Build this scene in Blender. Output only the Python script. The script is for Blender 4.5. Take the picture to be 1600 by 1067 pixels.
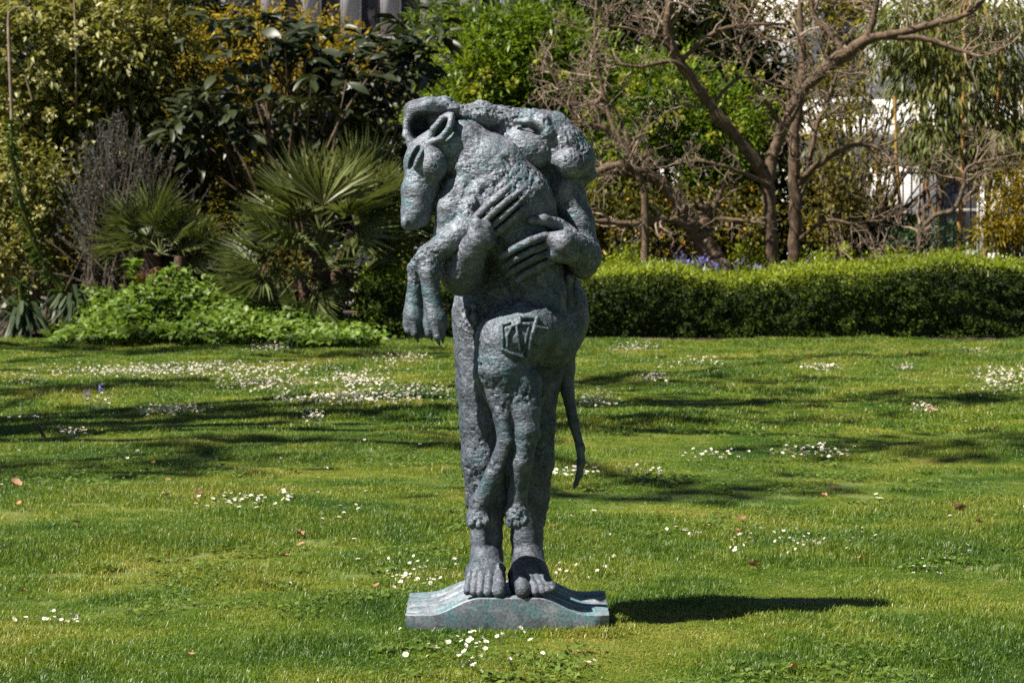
import bpy, bmesh, math, random
import numpy as np
from mathutils import Vector, Matrix
from mathutils import noise as mnoise

random.seed(7)
scene = bpy.context.scene
for o in list(bpy.data.objects):
    bpy.data.objects.remove(o)

# ---------------------------------------------------------------- camera
FPX = 85.0 / 36.0 * 1600.0          # focal length in photo pixels
CAMH = 1.516
PITCH = math.atan((533.5 - 364.0) / FPX)
cam_data = bpy.data.cameras.new('camera')
cam_data.lens = 85.0
cam_data.sensor_width = 36.0
cam_data.clip_end = 600.0
cam_data.dof.use_dof = True
cam_data.dof.focus_distance = 9.15
cam_data.dof.aperture_fstop = 9.0
cam = bpy.data.objects.new('camera', cam_data)
cam.location = (0, 0, CAMH)
cam.rotation_euler = (math.radians(90) - PITCH, 0, 0)
scene.collection.objects.link(cam)
scene.camera = cam

# ---------------------------------------------------------------- light
SUN_EL = math.radians(53.5)
# the sun stands to the left and a little behind the camera
SUN_AZ = math.radians(204)           # direction towards the sun, from +X counter-clockwise
sun_dir = Vector((math.cos(SUN_AZ) * math.cos(SUN_EL), math.sin(SUN_AZ) * math.cos(SUN_EL), math.sin(SUN_EL)))
sun_data = bpy.data.lights.new('sun', 'SUN')
sun_data.energy = 5.0
sun_data.angle = math.radians(0.53)
sun_data.color = (1.0, 0.94, 0.82)
sun = bpy.data.objects.new('sun', sun_data)
sun.rotation_euler = sun_dir.to_track_quat('Z', 'Y').to_euler()
sun.location = (-12, -6, 20)
scene.collection.objects.link(sun)

world = bpy.data.worlds.new('World')
scene.world = world
world.use_nodes = True
wn = world.node_tree.nodes
bg = wn['Background']
sky = wn.new('ShaderNodeTexSky')
sky.sky_type = 'NISHITA'
sky.sun_disc = False
sky.air_density = 0.55
sky.dust_density = 0.4
sky.sun_elevation = SUN_EL
sky.sun_rotation = math.atan2(sun_dir.x, sun_dir.y)
world.node_tree.links.new(sky.outputs[0], bg.inputs[0])
bg.inputs[1].default_value = 0.05

scene.view_settings.view_transform = 'Standard'
scene.view_settings.look = 'None'
scene.view_settings.exposure = 1.32
scene.view_settings.gamma = 1.0
scene.cycles.use_denoising = False
scene.cycles.max_bounces = 5
scene.cycles.diffuse_bounces = 2
scene.cycles.glossy_bounces = 2
scene.cycles.transmission_bounces = 4
scene.cycles.transparent_max_bounces = 8
scene.cycles.sample_clamp_indirect = 6.0

# ---------------------------------------------------------------- helpers
CA, SA = math.cos(PITCH), math.sin(PITCH)
def P(px, py, Y):
    """world point at distance Y seen at photo pixel (px, py)"""
    dx = (px - 800.0) / FPX
    dz = (533.5 - py) / FPX
    dy_ = CA + dz * SA
    dz_ = -SA + dz * CA
    t = Y / dy_
    return Vector((dx * t, Y, CAMH + dz_ * t))
def M(px, Y):
    """metres covered by px photo pixels at distance Y"""
    return px * Y / FPX
def ground_at(px, py):
    dx = (px - 800.0) / FPX
    dz = (533.5 - py) / FPX
    dy_ = CA + dz * SA
    dz_ = -SA + dz * CA
    t = -CAMH / dz_
    return Vector((dx * t, dy_ * t, 0))

def link(o):
    scene.collection.objects.link(o)
    return o
def tag(o, label=None, cat=None, group=None, kind=None):
    if label: o['label'] = label
    if cat: o['category'] = cat
    if group: o['group'] = group
    if kind: o['kind'] = kind
    return o
def empty(name, loc, label=None, cat=None, group=None):
    o = bpy.data.objects.new(name, None)
    o.empty_display_size = 0.1
    o.location = loc
    link(o)
    return tag(o, label, cat, group)
def mesh_np(name, verts, faces, smooth=False):
    """verts (n,3) float; faces either (m,3)/(m,4) int array or list of lists"""
    me = bpy.data.meshes.new(name)
    verts = np.asarray(verts, dtype=np.float32)
    if isinstance(faces, np.ndarray):
        m, k = faces.shape
        me.vertices.add(len(verts))
        me.vertices.foreach_set('co', verts.ravel())
        me.loops.add(m * k)
        me.loops.foreach_set('vertex_index', faces.astype(np.int32).ravel())
        me.polygons.add(m)
        me.polygons.foreach_set('loop_start', np.arange(0, m * k, k, dtype=np.int32))
        me.polygons.foreach_set('loop_total', np.full(m, k, dtype=np.int32))
        me.update(calc_edges=True)
        me.validate()
    else:
        me.from_pydata([tuple(v) for v in verts], [], faces)
        me.update()
    if smooth:
        me.polygons.foreach_set('use_smooth', np.ones(len(me.polygons), dtype=bool))
    return me
def obj(name, me, mat=None, parent=None, loc=None):
    o = bpy.data.objects.new(name, me)
    if mat is not None and not me.materials:
        me.materials.append(mat)
    link(o)
    if parent is not None:
        o.parent = parent
    if loc is not None:
        o.location = loc
    return o

# ---------------------------------------------------------------- material helpers
def new_mat(name):
    m = bpy.data.materials.new(name)
    m.use_nodes = True
    nt = m.node_tree
    return m, nt, nt.nodes['Principled BSDF']
def ramp(nt, stops, interp='LINEAR'):
    r = nt.nodes.new('ShaderNodeValToRGB')
    cr = r.color_ramp
    cr.interpolation = interp
    while len(cr.elements) < len(stops):
        cr.elements.new(0.5)
    for e, (p, c) in zip(cr.elements, stops):
        e.position = p
        e.color = (c[0], c[1], c[2], 1.0)
    return r
def noise_tex(nt, scale, detail=4.0, rough=0.55, coord=None, dist=0.0):
    n = nt.nodes.new('ShaderNodeTexNoise')
    n.inputs['Scale'].default_value = scale
    n.inputs['Detail'].default_value = detail
    n.inputs['Roughness'].default_value = rough
    n.inputs['Distortion'].default_value = dist
    if coord is not None:
        nt.links.new(coord, n.inputs['Vector'])
    return n
def mixc(nt, fac, a, b, mode='MIX'):
    m = nt.nodes.new('ShaderNodeMix')
    m.data_type = 'RGBA'
    m.blend_type = mode
    for sock, v in ((m.inputs[0], fac), (m.inputs[6], a), (m.inputs[7], b)):
        if isinstance(v, (int, float)):
            sock.default_value = v
        elif isinstance(v, tuple):
            sock.default_value = (v[0], v[1], v[2], 1.0)
        else:
            nt.links.new(v, sock)
    return m.outputs[2]
def leaf_mat(name, stops, rough=0.5, trans=0.35, island=True, spec=0.3, hue_scale=0.6):
    """foliage: every leaf takes its own tone from a ramp; some light passes through"""
    m, nt, b = new_mat(name)
    L = nt.links
    geo = nt.nodes.new('ShaderNodeNewGeometry')
    tc = nt.nodes.new('ShaderNodeTexCoord')
    n = noise_tex(nt, hue_scale, 2.0, 0.5, geo.outputs['Position'])
    add = nt.nodes.new('ShaderNodeMath'); add.operation = 'MULTIPLY_ADD'
    L.new(geo.outputs['Random Per Island'], add.inputs[0])
    add.inputs[1].default_value = 0.75
    sub = nt.nodes.new('ShaderNodeMath'); sub.operation = 'MULTIPLY_ADD'
    L.new(n.outputs['Fac'], sub.inputs[0]); sub.inputs[1].default_value = 1.0; sub.inputs[2].default_value = -0.36
    L.new(sub.outputs[0], add.inputs[2])
    r = ramp(nt, stops)
    L.new(add.outputs[0], r.inputs['Fac'])
    L.new(r.outputs['Color'], b.inputs['Base Color'])
    b.inputs['Roughness'].default_value = rough
    b.inputs['Specular IOR Level'].default_value = spec
    if trans > 0:
        tr = nt.nodes.new('ShaderNodeBsdfTranslucent')
        bright = mixc(nt, 1.0, r.outputs['Color'], (1.25, 1.2, 0.6), 'MULTIPLY')
        L.new(bright, tr.inputs['Color'])
        mx = nt.nodes.new('ShaderNodeMixShader')
        mx.inputs[0].default_value = trans
        L.new(b.outputs[0], mx.inputs[1]); L.new(tr.outputs[0], mx.inputs[2])
        L.new(mx.outputs[0], nt.nodes['Material Output'].inputs['Surface'])
    return m
# ================================================================ bronze statue
# ---- signed distance modelling on a voxel grid
def vhash(ix, iy, iz, seed):
    h = (ix.astype(np.int64) * 374761393 + iy.astype(np.int64) * 668265263 + iz.astype(np.int64) * 2147483647 + seed * 1274126177) & 0xFFFFFFFF
    h = ((h ^ (h >> 13)) * 1274126177) & 0xFFFFFFFF
    h = (h ^ (h >> 16)) & 0xFFFFFFFF
    return h.astype(np.float64) / 4294967295.0
def vnoise(p, scale, seed=0):
    q = p * scale
    i = np.floor(q).astype(np.int64)
    f = q - i
    f = f * f * (3 - 2 * f)
    r = 0
    for dx in (0, 1):
        wx = f[:, 0] if dx else 1 - f[:, 0]
        for dy in (0, 1):
            wy = f[:, 1] if dy else 1 - f[:, 1]
            for dz in (0, 1):
                wz = f[:, 2] if dz else 1 - f[:, 2]
                r = r + wx * wy * wz * vhash(i[:, 0] + dx, i[:, 1] + dy, i[:, 2] + dz, seed)
    return r - 0.5

class Field:
    def __init__(self, lo, hi, h):
        self.lo = np.array(lo, float); self.h = h
        self.n = np.ceil((np.array(hi) - self.lo) / h).astype(int) + 1
        self.d = np.full(self.n, 0.08, dtype=np.float32)
        self.ax = [self.lo[i] + h * np.arange(self.n[i]) for i in range(3)]
    def box(self, lo, hi):
        s = []
        for i in range(3):
            a = max(0, int(math.floor((lo[i] - self.lo[i]) / self.h)))
            b = min(self.n[i], int(math.ceil((hi[i] - self.lo[i]) / self.h)) + 1)
            if b <= a:
                return None
            s.append(slice(a, b))
        X = self.ax[0][s[0]][:, None, None]; Y = self.ax[1][s[1]][None, :, None]; Z = self.ax[2][s[2]][None, None, :]
        return tuple(s), X, Y, Z
    def blend(self, s, dn, k, op):
        do = self.d[s]
        if op == 'add':
            hh = np.clip(0.5 + 0.5 * (do - dn) / k, 0, 1)
            self.d[s] = do * (1 - hh) + dn * hh - k * hh * (1 - hh)
        else:                       # carve
            dn = -dn
            hh = np.clip(0.5 - 0.5 * (do - dn) / k, 0, 1)
            self.d[s] = do * (1 - hh) + dn * hh + k * hh * (1 - hh)
    def cone(self, a, b, ra, rb, k=0.02, sq=1.0, op='add'):
        m = max(ra, rb) * max(1, sq) + 2 * k + 0.012
        lo = np.minimum(a, b) - m; hi = np.maximum(a, b) + m
        r = self.box(lo, hi)
        if r is None: return
        s, X, Y, Z = r
        ba = np.array(b) - np.array(a)
        y0 = 0.5 * (a[1] + b[1])
        px, py, pz = X - a[0], Y - a[1], Z - a[2]
        h = np.clip((px * ba[0] + py * ba[1] + pz * ba[2]) / max(1e-9, float(ba @ ba)), 0, 1)
        qx, qy, qz = px - h * ba[0], (py - h * ba[1]) / sq, pz - h * ba[2]
        dn = np.sqrt(qx * qx + qy * qy + qz * qz) - (ra + (rb - ra) * h)
        self.blend(s, dn.astype(np.float32), k, op)
    def ell(self, c, r, ang=0.0, k=0.02, op='add', yaw=0.0):
        m = max(r) + 2 * k + 0.012
        bx = self.box(np.array(c) - m, np.array(c) + m)
        if bx is None: return
        s, X, Y, Z = bx
        x, y, z = X - c[0], Y - c[1], Z - c[2]
        ca, sa = math.cos(ang), math.sin(ang)
        x, z = ca * x + sa * z, -sa * x + ca * z        # turn in the picture plane
        if yaw:
            cb, sb = math.cos(yaw), math.sin(yaw)
            x, y = cb * x + sb * y, -sb * x + cb * y
        k0 = np.sqrt((x / r[0]) ** 2 + (y / r[1]) ** 2 + (z / r[2]) ** 2)
        k1 = np.sqrt((x / r[0] ** 2) ** 2 + (y / r[1] ** 2) ** 2 + (z / r[2] ** 2) ** 2)
        dn = k0 * (k0 - 1) / np.maximum(k1, 1e-6)
        self.blend(s, dn.astype(np.float32), k, op)
    def sample(self, p):
        i = [int(round((p[j] - self.lo[j]) / self.h)) for j in range(3)]
        if any(i[j] < 0 or i[j] >= self.n[j] for j in range(3)): return 1.0
        return float(self.d[i[0], i[1], i[2]])
    def mesh(self):
        d = self.d
        neg = d < 0
        n = self.n
        mixed = np.zeros(n - 1, dtype=bool)
        cnt = np.zeros(n - 1, dtype=np.uint8)
        for dx in (0, 1):
            for dy in (0, 1):
                for dz in (0, 1):
                    cnt += neg[dx:n[0] - 1 + dx, dy:n[1] - 1 + dy, dz:n[2] - 1 + dz]
        mixed = (cnt > 0) & (cnt < 8)
        I = np.argwhere(mixed)
        idx = np.full(n - 1, -1, dtype=np.int32)
        idx[mixed] = np.arange(len(I))
        acc = np.zeros((len(I), 3)); w = np.zeros(len(I))
        for ax in range(3):
            oth = [a for a in range(3) if a != ax]
            for u in (0, 1):
                for v in (0, 1):
                    o = np.zeros(3, int); o[oth[0]] = u; o[oth[1]] = v
                    A = I + o; B = A.copy(); B[:, ax] += 1
                    da = d[A[:, 0], A[:, 1], A[:, 2]]; db = d[B[:, 0], B[:, 1], B[:, 2]]
                    m = (da < 0) != (db < 0)
                    t = np.where(m, da / np.where(m, da - db, 1), 0)
                    p = A.astype(float); p[:, ax] += t
                    acc[m] += p[m]; w[m] += 1
        V = self.lo + self.h * acc / w[:, None]
        quads = []
        for ax in range(3):
            oth = [(ax + 1) % 3, (ax + 2) % 3]
            sl0 = [slice(1, -1)] * 3; sl1 = [slice(1, -1)] * 3
            sl0[ax] = slice(0, -1); sl1[ax] = slice(1, None)
            a = neg[tuple(sl0)]; b = neg[tuple(sl1)]
            for sgn in (0, 1):
                E = np.argwhere((a & ~b) if sgn == 0 else (~a & b))
                off = np.array([1, 1, 1]); off[ax] = 0
                E = E + off
                def cell(u, v):
                    C = E.copy(); C[:, oth[0]] -= u; C[:, oth[1]] -= v
                    return idx[C[:, 0], C[:, 1], C[:, 2]]
                q = np.stack([cell(1, 1), cell(0, 1), cell(0, 0), cell(1, 0)], 1)
                if sgn: q = q[:, ::-1]
                quads.append(q)
        return V, np.concatenate(quads)

def vert_normals(V, Q):
    n = np.cross(V[Q[:, 2]] - V[Q[:, 0]], V[Q[:, 3]] - V[Q[:, 1]])
    N = np.zeros_like(V)
    for c in range(4):
        for a in range(3):
            N[:, a] += np.bincount(Q[:, c], n[:, a], minlength=len(V))
    return N / np.maximum(1e-12, np.linalg.norm(N, axis=1))[:, None]

def rough_up(V, Q, amp=1.0, seed=1, calm=()):
    """hand-modelled plaster surface cast in bronze: lumps, dabs and pits; calm zones are modelled finer"""
    N = vert_normals(V, Q)
    warp = np.stack([vnoise(V, 30, seed + 40 + i) for i in range(3)], 1) * 0.02
    W = V + warp
    keep = np.ones(len(V))
    for c, r in calm:
        q = np.linalg.norm(V - c, axis=1) / r
        keep = np.minimum(keep, np.clip((q - 0.75) * 3.0, 0.15, 1))
    zone = np.clip(vnoise(V, 7, seed + 9) * 2.2 + 0.8, 0.35, 1.3)
    d = 0.004 * vnoise(V, 18, seed)
    d += 0.0032 * vnoise(W, 46, seed + 1)
    d += 0.0055 * vnoise(W * np.array([1, 1, 0.6]), 95, seed + 2) * zone
    d += 0.003 * vnoise(W, 165, seed + 3) * zone
    pit = vnoise(W, 70, seed + 5)
    d -= 0.026 * np.clip(pit - 0.2, 0, 1) * zone
    groove = np.abs(vnoise(W * np.array([1, 1, 0.45]), 60, seed + 6))
    d -= 0.0035 * np.clip(1 - groove / 0.05, 0, 1) * zone
    return V + N * (d * keep * amp)[:, None]

Y0 = 9.33
def W3(px, py, dy):
    return np.array(P(px, py, Y0 + dy))
def chain(F, nodes, k=0.02, sq=1.0, op='add'):
    for (x0, y0, d0, r0), (x1, y1, d1, r1) in zip(nodes[:-1], nodes[1:]):
        F.cone(W3(x0, y0, d0), W3(x1, y1, d1), M(r0, Y0 + d0), M(r1, Y0 + d1), k, sq, op)
def blob(F, px, py, dy, rx, rz, ry, ang=0.0, k=0.02, op='add', yaw=0.0):
    F.ell(W3(px, py, dy), (M(rx, Y0), ry, M(rz, Y0)), math.radians(ang), k, op, yaw)
def surf(Fs, px, py):
    """depth offset of the first surface seen at the pixel"""
    for i in range(160):
        dy = -0.45 + i * 0.005
        p = W3(px, py, dy)
        if min(F.sample(p) for F in Fs) < 0:
            return dy
    return 0.0

def build_dog(h):
    F = Field((-0.50, Y0 - 0.42, 0.30), (0.36, Y0 + 0.30, 2.02), h)
    # neck, trunk, waist
    chain(F, [(684, 232, -.10, 33), (722, 230, -.09, 41), (764, 268, -.09, 57), (792, 322, -.09, 72), (810, 368, -.09, 58)], .03, .85)
    chain(F, [(810, 368, -.09, 57), (836, 422, -.08, 41), (842, 462, -.08, 44)], .025, .95)
    # haunch and rump
    blob(F, 815, 520, -.11, 72, 52, .155, 22, .03)
    blob(F, 858, 525, -.03, 48, 52, .14, 0, .04)
    chain(F, [(792, 542, -.14, 50), (786, 580, -.16, 44), (793, 622, -.17, 30), (802, 648, -.17, 24)], .03)
    # hind leg crossing to the left
    chain(F, [(784, 605, -.18, 30), (786, 650, -.22, 15), (790, 690, -.235, 12.5), (772, 742, -.215, 14.5), (752, 785, -.18, 17), (748, 803, -.175, 18)], .012)
    blob(F, 748, 808, -.18, 20, 16, .05, 8, .010)
    for tx, ty in ((737, 817), (749, 819), (760, 815)):
        blob(F, tx, ty, -.215, 7, 9, .026, 0, .006)
    # other hind leg
    chain(F, [(812, 600, -.17, 36), (820, 640, -.20, 25), (823, 674, -.225, 19), (816, 722, -.225, 16.5), (809, 772, -.19, 14.5), (808, 796, -.185, 17)], .012)
    blob(F, 837, 676, -.205, 8, 10, .035, 20, .016)
    blob(F, 808, 803, -.19, 19, 19, .05, 0, .010)
    for tx, ty in ((797, 815), (808, 819), (820, 814)):
        blob(F, tx, ty, -.225, 7, 9, .026, 0, .006)
    # sinews and shin edges along the hind legs
    for pts, r in ((((780, 640), (795, 690), (781, 730), (764, 770)), 5),):
        chain(F, [(x, y, surf([F], x, y) + M(r, Y0) * .62, r) for x, y in pts], .010)
    # tail
    chain(F, [(884, 545, .03, 17), (886, 575, .05, 12), (887, 612, .05, 10), (896, 660, .03, 8), (907, 700, .02, 6.5), (908, 722, .02, 6), (905, 742, .02, 4.6), (900, 755, .02, 3), (897, 763, .02, 1.5)], .015)
    # chest and far shoulder
    chain(F, [(714, 294, -.15, 20), (705, 325, -.16, 24), (703, 372, -.15, 26)], .006, .9)
    chain(F, [(742, 330, -.13, 43), (752, 365, -.12, 34)], .03)
    # fore legs hanging down
    chain(F, [(738, 352, -.20, 22), (700, 380, -.22, 21), (664, 404, -.22, 17)], .014)
    chain(F, [(668, 400, -.21, 17), (650, 418, -.20, 13), (648, 450, -.20, 12), (644, 488, -.205, 14)], .008)
    blob(F, 646, 500, -.215, 16, 24, .045, 6, .008)
    chain(F, [(672, 404, -.23, 17), (670, 425, -.24, 16), (674, 455, -.24, 14), (678, 488, -.245, 16)], .008)
    blob(F, 680, 502, -.25, 19, 24, .045, -6, .008)
    for x0, x1, y1, d in ((636, 638, 516, -.225), (645, 648, 521, -.24), (655, 656, 522, -.22), (668, 670, 521, -.26), (680, 683, 526, -.275), (691, 690, 523, -.25)):
        chain(F, [(x0, 505, d, 7), (x1, y1, d - .01, 6.5)], .007)
    for x0, y0, x1, y1, d in ((648, 520, 653, 534, -.245), (683, 526, 689, 543, -.28), (691, 523, 692, 536, -.255), (672, 522, 675, 532, -.265)):
        chain(F, [(x0, y0, d, 5), (x1, y1, d, 1.5)], .004)
    # head: skull, cheek, muzzle
    blob(F, 667, 252, -.12, 35, 40, .085, 0, .015)
    chain(F, [(664, 262, -.13, 31), (654, 300, -.15, 26), (649, 330, -.165, 21.5), (645, 342, -.175, 18)], .02, .9)
    chain(F, [(668, 290, -.14, 20), (659, 341, -.16, 13)], .01)
    chain(F, [(700, 258, -.05, 26), (712, 315, -.05, 26)], .02)
    blob(F, 634, 348, -.19, 7.5, 11, .03, 0, .008)
    blob(F, 674, 258, -.165, 25, 29, .06, 0, .008)
    # mouth line and the crease behind the jaw
    chain(F, [(669, 298, -.255, 3), (664, 320, -.245, 3), (661, 344, -.235, 3.0)], .006, 3.0, 'carve')
    chain(F, [(636, 292, -.24, 2), (633, 330, -.23, 2)], .004, 1.5, 'carve')
    chain(F, [(702, 232, -.24, 3.5), (706, 262, -.25, 5.5), (704, 290, -.24, 5)], .008, 4.0, 'carve')
    # eye socket and eyeball
    blob(F, 646, 247, -.205, 5.5, 23, .06, -24, .004, 'carve')
    blob(F, 654, 249, -.195, 5, 17, .03, -24, .003)
    chain(F, [(652, 240, -.245, 1.6), (648, 257, -.245, 1.6)], .003, 1.5, 'carve')
    # ear: a cupped leaf
    blob(F, 690, 203, -.135, 15, 31, .055, -32, .006)
    blob(F, 691, 203, -.185, 9.5, 23, .075, -33, .004, 'carve')
    chain(F, [(673, 224, -.175, 6), (690, 216, -.19, 5.5), (702, 200, -.19, 5), (706, 181, -.17, 4.5)], .006)
    chain(F, [(671, 222, -.17, 5), (677, 202, -.175, 5), (690, 186, -.17, 4.5), (706, 180, -.165, 4.5)], .006)
    # muscle relief on the trunk
    for pts, r in ((((722, 262), (726, 300), (730, 335)), 8), (((735, 306), (755, 286), (775, 276)), 7), (((868, 352), (858, 318), (842, 288)), 9),):
        chain(F, [(x, y, surf([F], x, y) + M(r, Y0) * .62, r) for x, y in pts], .02)
    blob(F, 739, 318, surf([F], 739, 318), 8, 11, .018, 0, .008)
    return F

def build_figure(h, D):
    F = Field((-0.46, Y0 - 0.42, 0.02), (0.40, Y0 + 0.32, 2.06), h)
    # legs
    chain(F, [(757, 510, .06, 49), (757, 600, .05, 44), (757, 660, .04, 38), (759, 720, .04, 37), (760, 780, .05, 31), (760, 840, .04, 24), (760, 872, .03, 23)], .02, 1.1)
    chain(F, [(852, 510, .06, 55), (830, 600, .05, 44), (829, 660, .04, 38), (828, 720, .04, 37), (826, 780, .05, 31), (823, 840, .04, 24), (824, 872, .03, 23)], .02, 1.1)
    chain(F, [(752, 760, -.05, 4), (756, 850, -.03, 4)], .02)
    # feet
    for fx, toes, inst in ((760, ((780, 925, 10.5, 782), (763, 926, 7.5, 766), (750, 926, 7, 754), (740, 925, 6.5, 744), (730, 924, 6, 736)), 758),
                           (826, ((817, 923, 12.5, 808), (837, 925, 7.5, 823), (848, 924, 7, 833), (857, 922, 6.5, 842), (864, 919, 6, 849)), 826)):
        chain(F, [(fx, 868, .04, 24), (fx, 893, .02, 23), (fx, 906, .09, 22)], .02)
        chain(F, [(fx, 872, .0, 22), (inst - 8, 896, -.07, 22), (inst - 11, 912, -.11, 20)], .02)
        chain(F, [(fx, 872, .0, 22), (inst + 8, 896, -.07, 22), (inst + 12, 912, -.11, 20)], .02)
        for i, (tx, ty, tr, sx) in enumerate(toes):
            chain(F, [(sx, 888, -.10, tr * .8), ((tx + sx) / 2, 906, -.145, tr * .9), (tx, ty - 5, -.185, tr * .95), (tx, ty, -.205, tr)], .005)
    # pelvis, trunk, shoulders
    blob(F, 812, 480, .07, 104, 98, .145, 0, .04)
    blob(F, 862, 500, .05, 56, 64, .15, 0, .04)
    blob(F, 806, 370, .09, 96, 120, .135, 0, .04)
    chain(F, [(745, 290, .09, 34), (870, 290, .07, 36)], .04)
    # near arm over the dog's flank: shoulder, elbow, forearm
    chain(F, [(880, 298, .02, 32), (902, 345, .0, 25), (910, 396, -.02, 27)], .02)
    blob(F, 912, 402, -.03, 26, 34, .10, 0, .02)
    chain(F, [(912, 402, -.07, 27), (898, 388, -.15, 25), (880, 382, -.225, 21)], .016)
    # other arm: elbow below the fore legs, forearm rising to the hand
    chain(F, [(735, 300, .08, 32), (722, 380, .0, 32), (722, 424, -.10, 35)], .03)
    blob(F, 722, 424, -.13, 35, 37, .10, 0, .02)
    chain(F, [(724, 420, -.17, 32), (738, 392, -.235, 24), (746, 372, -.27, 18)], .014)
    # neck and hare head resting on the dog's back
    chain(F, [(840, 300, .08, 40), (830, 240, .06, 40)], .03)
    chain(F, [(800, 212, .02, 34), (845, 215, .0, 37), (876, 233, .0, 38), (894, 250, .0, 33)], .03, .95)
    blob(F, 905, 250, .0, 24, 27, .085, 0, .02)
    blob(F, 918, 268, .0, 12, 16, .05, 0, .015)
    chain(F, [(784, 190, .0, 24), (830, 193, .0, 20), (866, 195, .0, 20), (893, 222, .0, 18), (911, 245, .0, 17)], .02)
    blob(F, 824, 232, -.06, 40, 30, .06, -28, .02)
    # lower lip ball with the mouth under the nose
    blob(F, 888, 256, -.072, 29, 24, .065, -22, .008)
    chain(F, [(880, 228, -.16, 2.5), (903, 240, -.14, 3.5), (919, 256, -.11, 4), (922, 276, -.08, 4.5)], .006, 3.0, 'carve')
    chain(F, [(908, 282, .0, 9), (928, 272, .02, 5)], .015)
    blob(F, 862, 266, -.13, 16, 9, .09, -35, .008, 'carve')
    # eye slit with its lids
    chain(F, [(807, 194, -.105, 5), (820, 197, -.11, 8), (836, 205, -.11, 6.5), (846, 213, -.105, 3)], .004, 2.8, 'carve')
    chain(F, [(812, 207, -.085, 4), (828, 212, -.092, 5.5), (841, 216, -.09, 5)], .005)
    chain(F, [(848, 186, -.07, 8), (856, 208, -.09, 8)], .02)
    chain(F, [(806, 190, -.09, 5), (826, 190, -.095, 6), (846, 198, -.09, 6)], .012)
    # ears swept back into one long hood
    chain(F, [(795, 192, -.01, 18), (752, 180, -.02, 21), (722, 181, -.03, 15), (694, 172, -.04, 19), (672, 178, -.05, 24)], .02, 1.3)
    blob(F, 668, 190, -.06, 37, 37, .09, -10, .015)
    blob(F, 648, 174, -.07, 17, 17, .07, 0, .015)
    blob(F, 656, 196, -.14, 17, 20, .15, 0, .004, 'carve')
    chain(F, [(658, 190, -.14, 16), (676, 187, -.14, 13), (700, 184, -.13, 7)], .004, 2.5, 'carve')
    chain(F, [(635, 190, -.11, 3.5), (644, 170, -.12, 5), (672, 163, -.13, 8), (712, 171, -.11, 8)], .01)
    chain(F, [(634, 192, -.11, 4), (635, 212, -.12, 6), (646, 228, -.13, 8), (664, 232, -.14, 8)], .01)
    # hands laid on the dog: four long fingers each, parted by deep grooves
    def hand(fingers, extra):
        rows = []
        for pts, r in fingers:
            ns = [[x, y, min(surf([D], x, y), .02) - M(r, Y0) * .9 - extra, r] for x, y in pts]
            m = len(ns)
            for i in range(1, m - 1):                  # straight over hollows
                ns[i][2] = min(ns[i][2], ns[0][2] + (ns[-1][2] - ns[0][2]) * i / (m - 1))
            ns[1][3] = r * 1.04; ns[2][3] = r * .94; ns[-1][3] = r * .80
            rows.append(ns)
        for ns in rows:
            chain(F, [tuple(n) for n in ns], .002)
            x0, y0, d0, r0 = ns[0]; x1, y1, d1, r1 = ns[-1]
            chain(F, [(x0, y0, d0 + .018, r0 * .8), (x1, y1, d1 + .012, r1 * .8)], .003)      # flesh under the bones
        for A, B in zip(rows[:-1], rows[1:]):
            g = [((p[0] + q[0]) / 2, (p[1] + q[1]) / 2, (p[2] + q[2]) / 2 - .004, 1.9) for p, q in zip(A, B)]
            chain(F, g, .003, 3.4, 'carve')
        return rows
    s0 = surf([D], 752, 358) - .02
    chain(F, [(746, 352, s0 - .018, 14), (747, 378, s0 - .02, 17)], .010)
    chain(F, [(758, 356, s0 - .018, 13), (761, 376, s0 - .012, 15)], .010)
    hand(((((744, 340), (762, 322), (779, 307), (795, 293)), 7.2),
          (((753, 349), (774, 330), (793, 314), (811, 301)), 7.4),
          (((762, 358), (783, 341), (801, 325), (816, 311)), 7.2),
          (((769, 368), (788, 354), (804, 339), (818, 326)), 6.6)), .018)
    s1 = min(surf([D], 872, 382), -.17) - .035
    chain(F, [(860, 377, s1 - .014, 15), (884, 378, -.225, 20)], .012)
    chain(F, [(866, 397, s1 - .012, 14), (886, 394, -.215, 20)], .012)
    hand(((((852, 369), (828, 378), (805, 389), (784, 401)), 7.4),
          (((855, 382), (832, 391), (809, 403), (787, 416)), 7.4),
          (((860, 394), (838, 403), (815, 415), (795, 428)), 7.0),
          (((865, 406), (846, 414), (827, 425), (809, 438)), 6.2)), .038)
    th = [(x, y, min(surf([D], x, y), -.12) - M(r, Y0) * .45 - .02, r) for x, y, r in ((892, 368, 13), (872, 352, 11), (850, 344, 8.5), (830, 345, 6))]
    chain(F, th, .012)
    # niche with a small standing figure carved in the hip
    def onsurf(x, y, lift): return surf([F, D], x, y) - lift
    niche = [(x, y, onsurf(x, y, 0)) for x, y in ((888, 440), (888, 465), (884, 490), (880, 515))]
    for x, y, s in niche:
        blob(F, x, y, s - .004, 17, 20, .02, 0, .006, 'carve')
    s = niche[1][2]
    blob(F, 888, 436, s + .0, 9, 11, .028, 0, .004)
    chain(F, [(887, 452, s + .008, 9), (889, 472, s + .004, 10), (886, 490, s + .002, 10)], .004)
    chain(F, [(898, 456, s, 5), (905, 475, s, 4.5), (897, 490, s - .006, 4), (880, 493, s - .006, 4)], .004)
    chain(F, [(890, 495, s, 6), (892, 520, s, 5), (886, 540, s, 4)], .004)
    chain(F, [(880, 495, s + .005, 6), (880, 520, s + .003, 5)], .004)
    s = surf([F], 742, 492)
    blob(F, 742, 480, s, 4.5, 6, .014, 0, .003)
    chain(F, [(742, 488, s, 5), (743, 502, s, 5.5), (741, 525, s + .003, 4)], .003)
    return F

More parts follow.
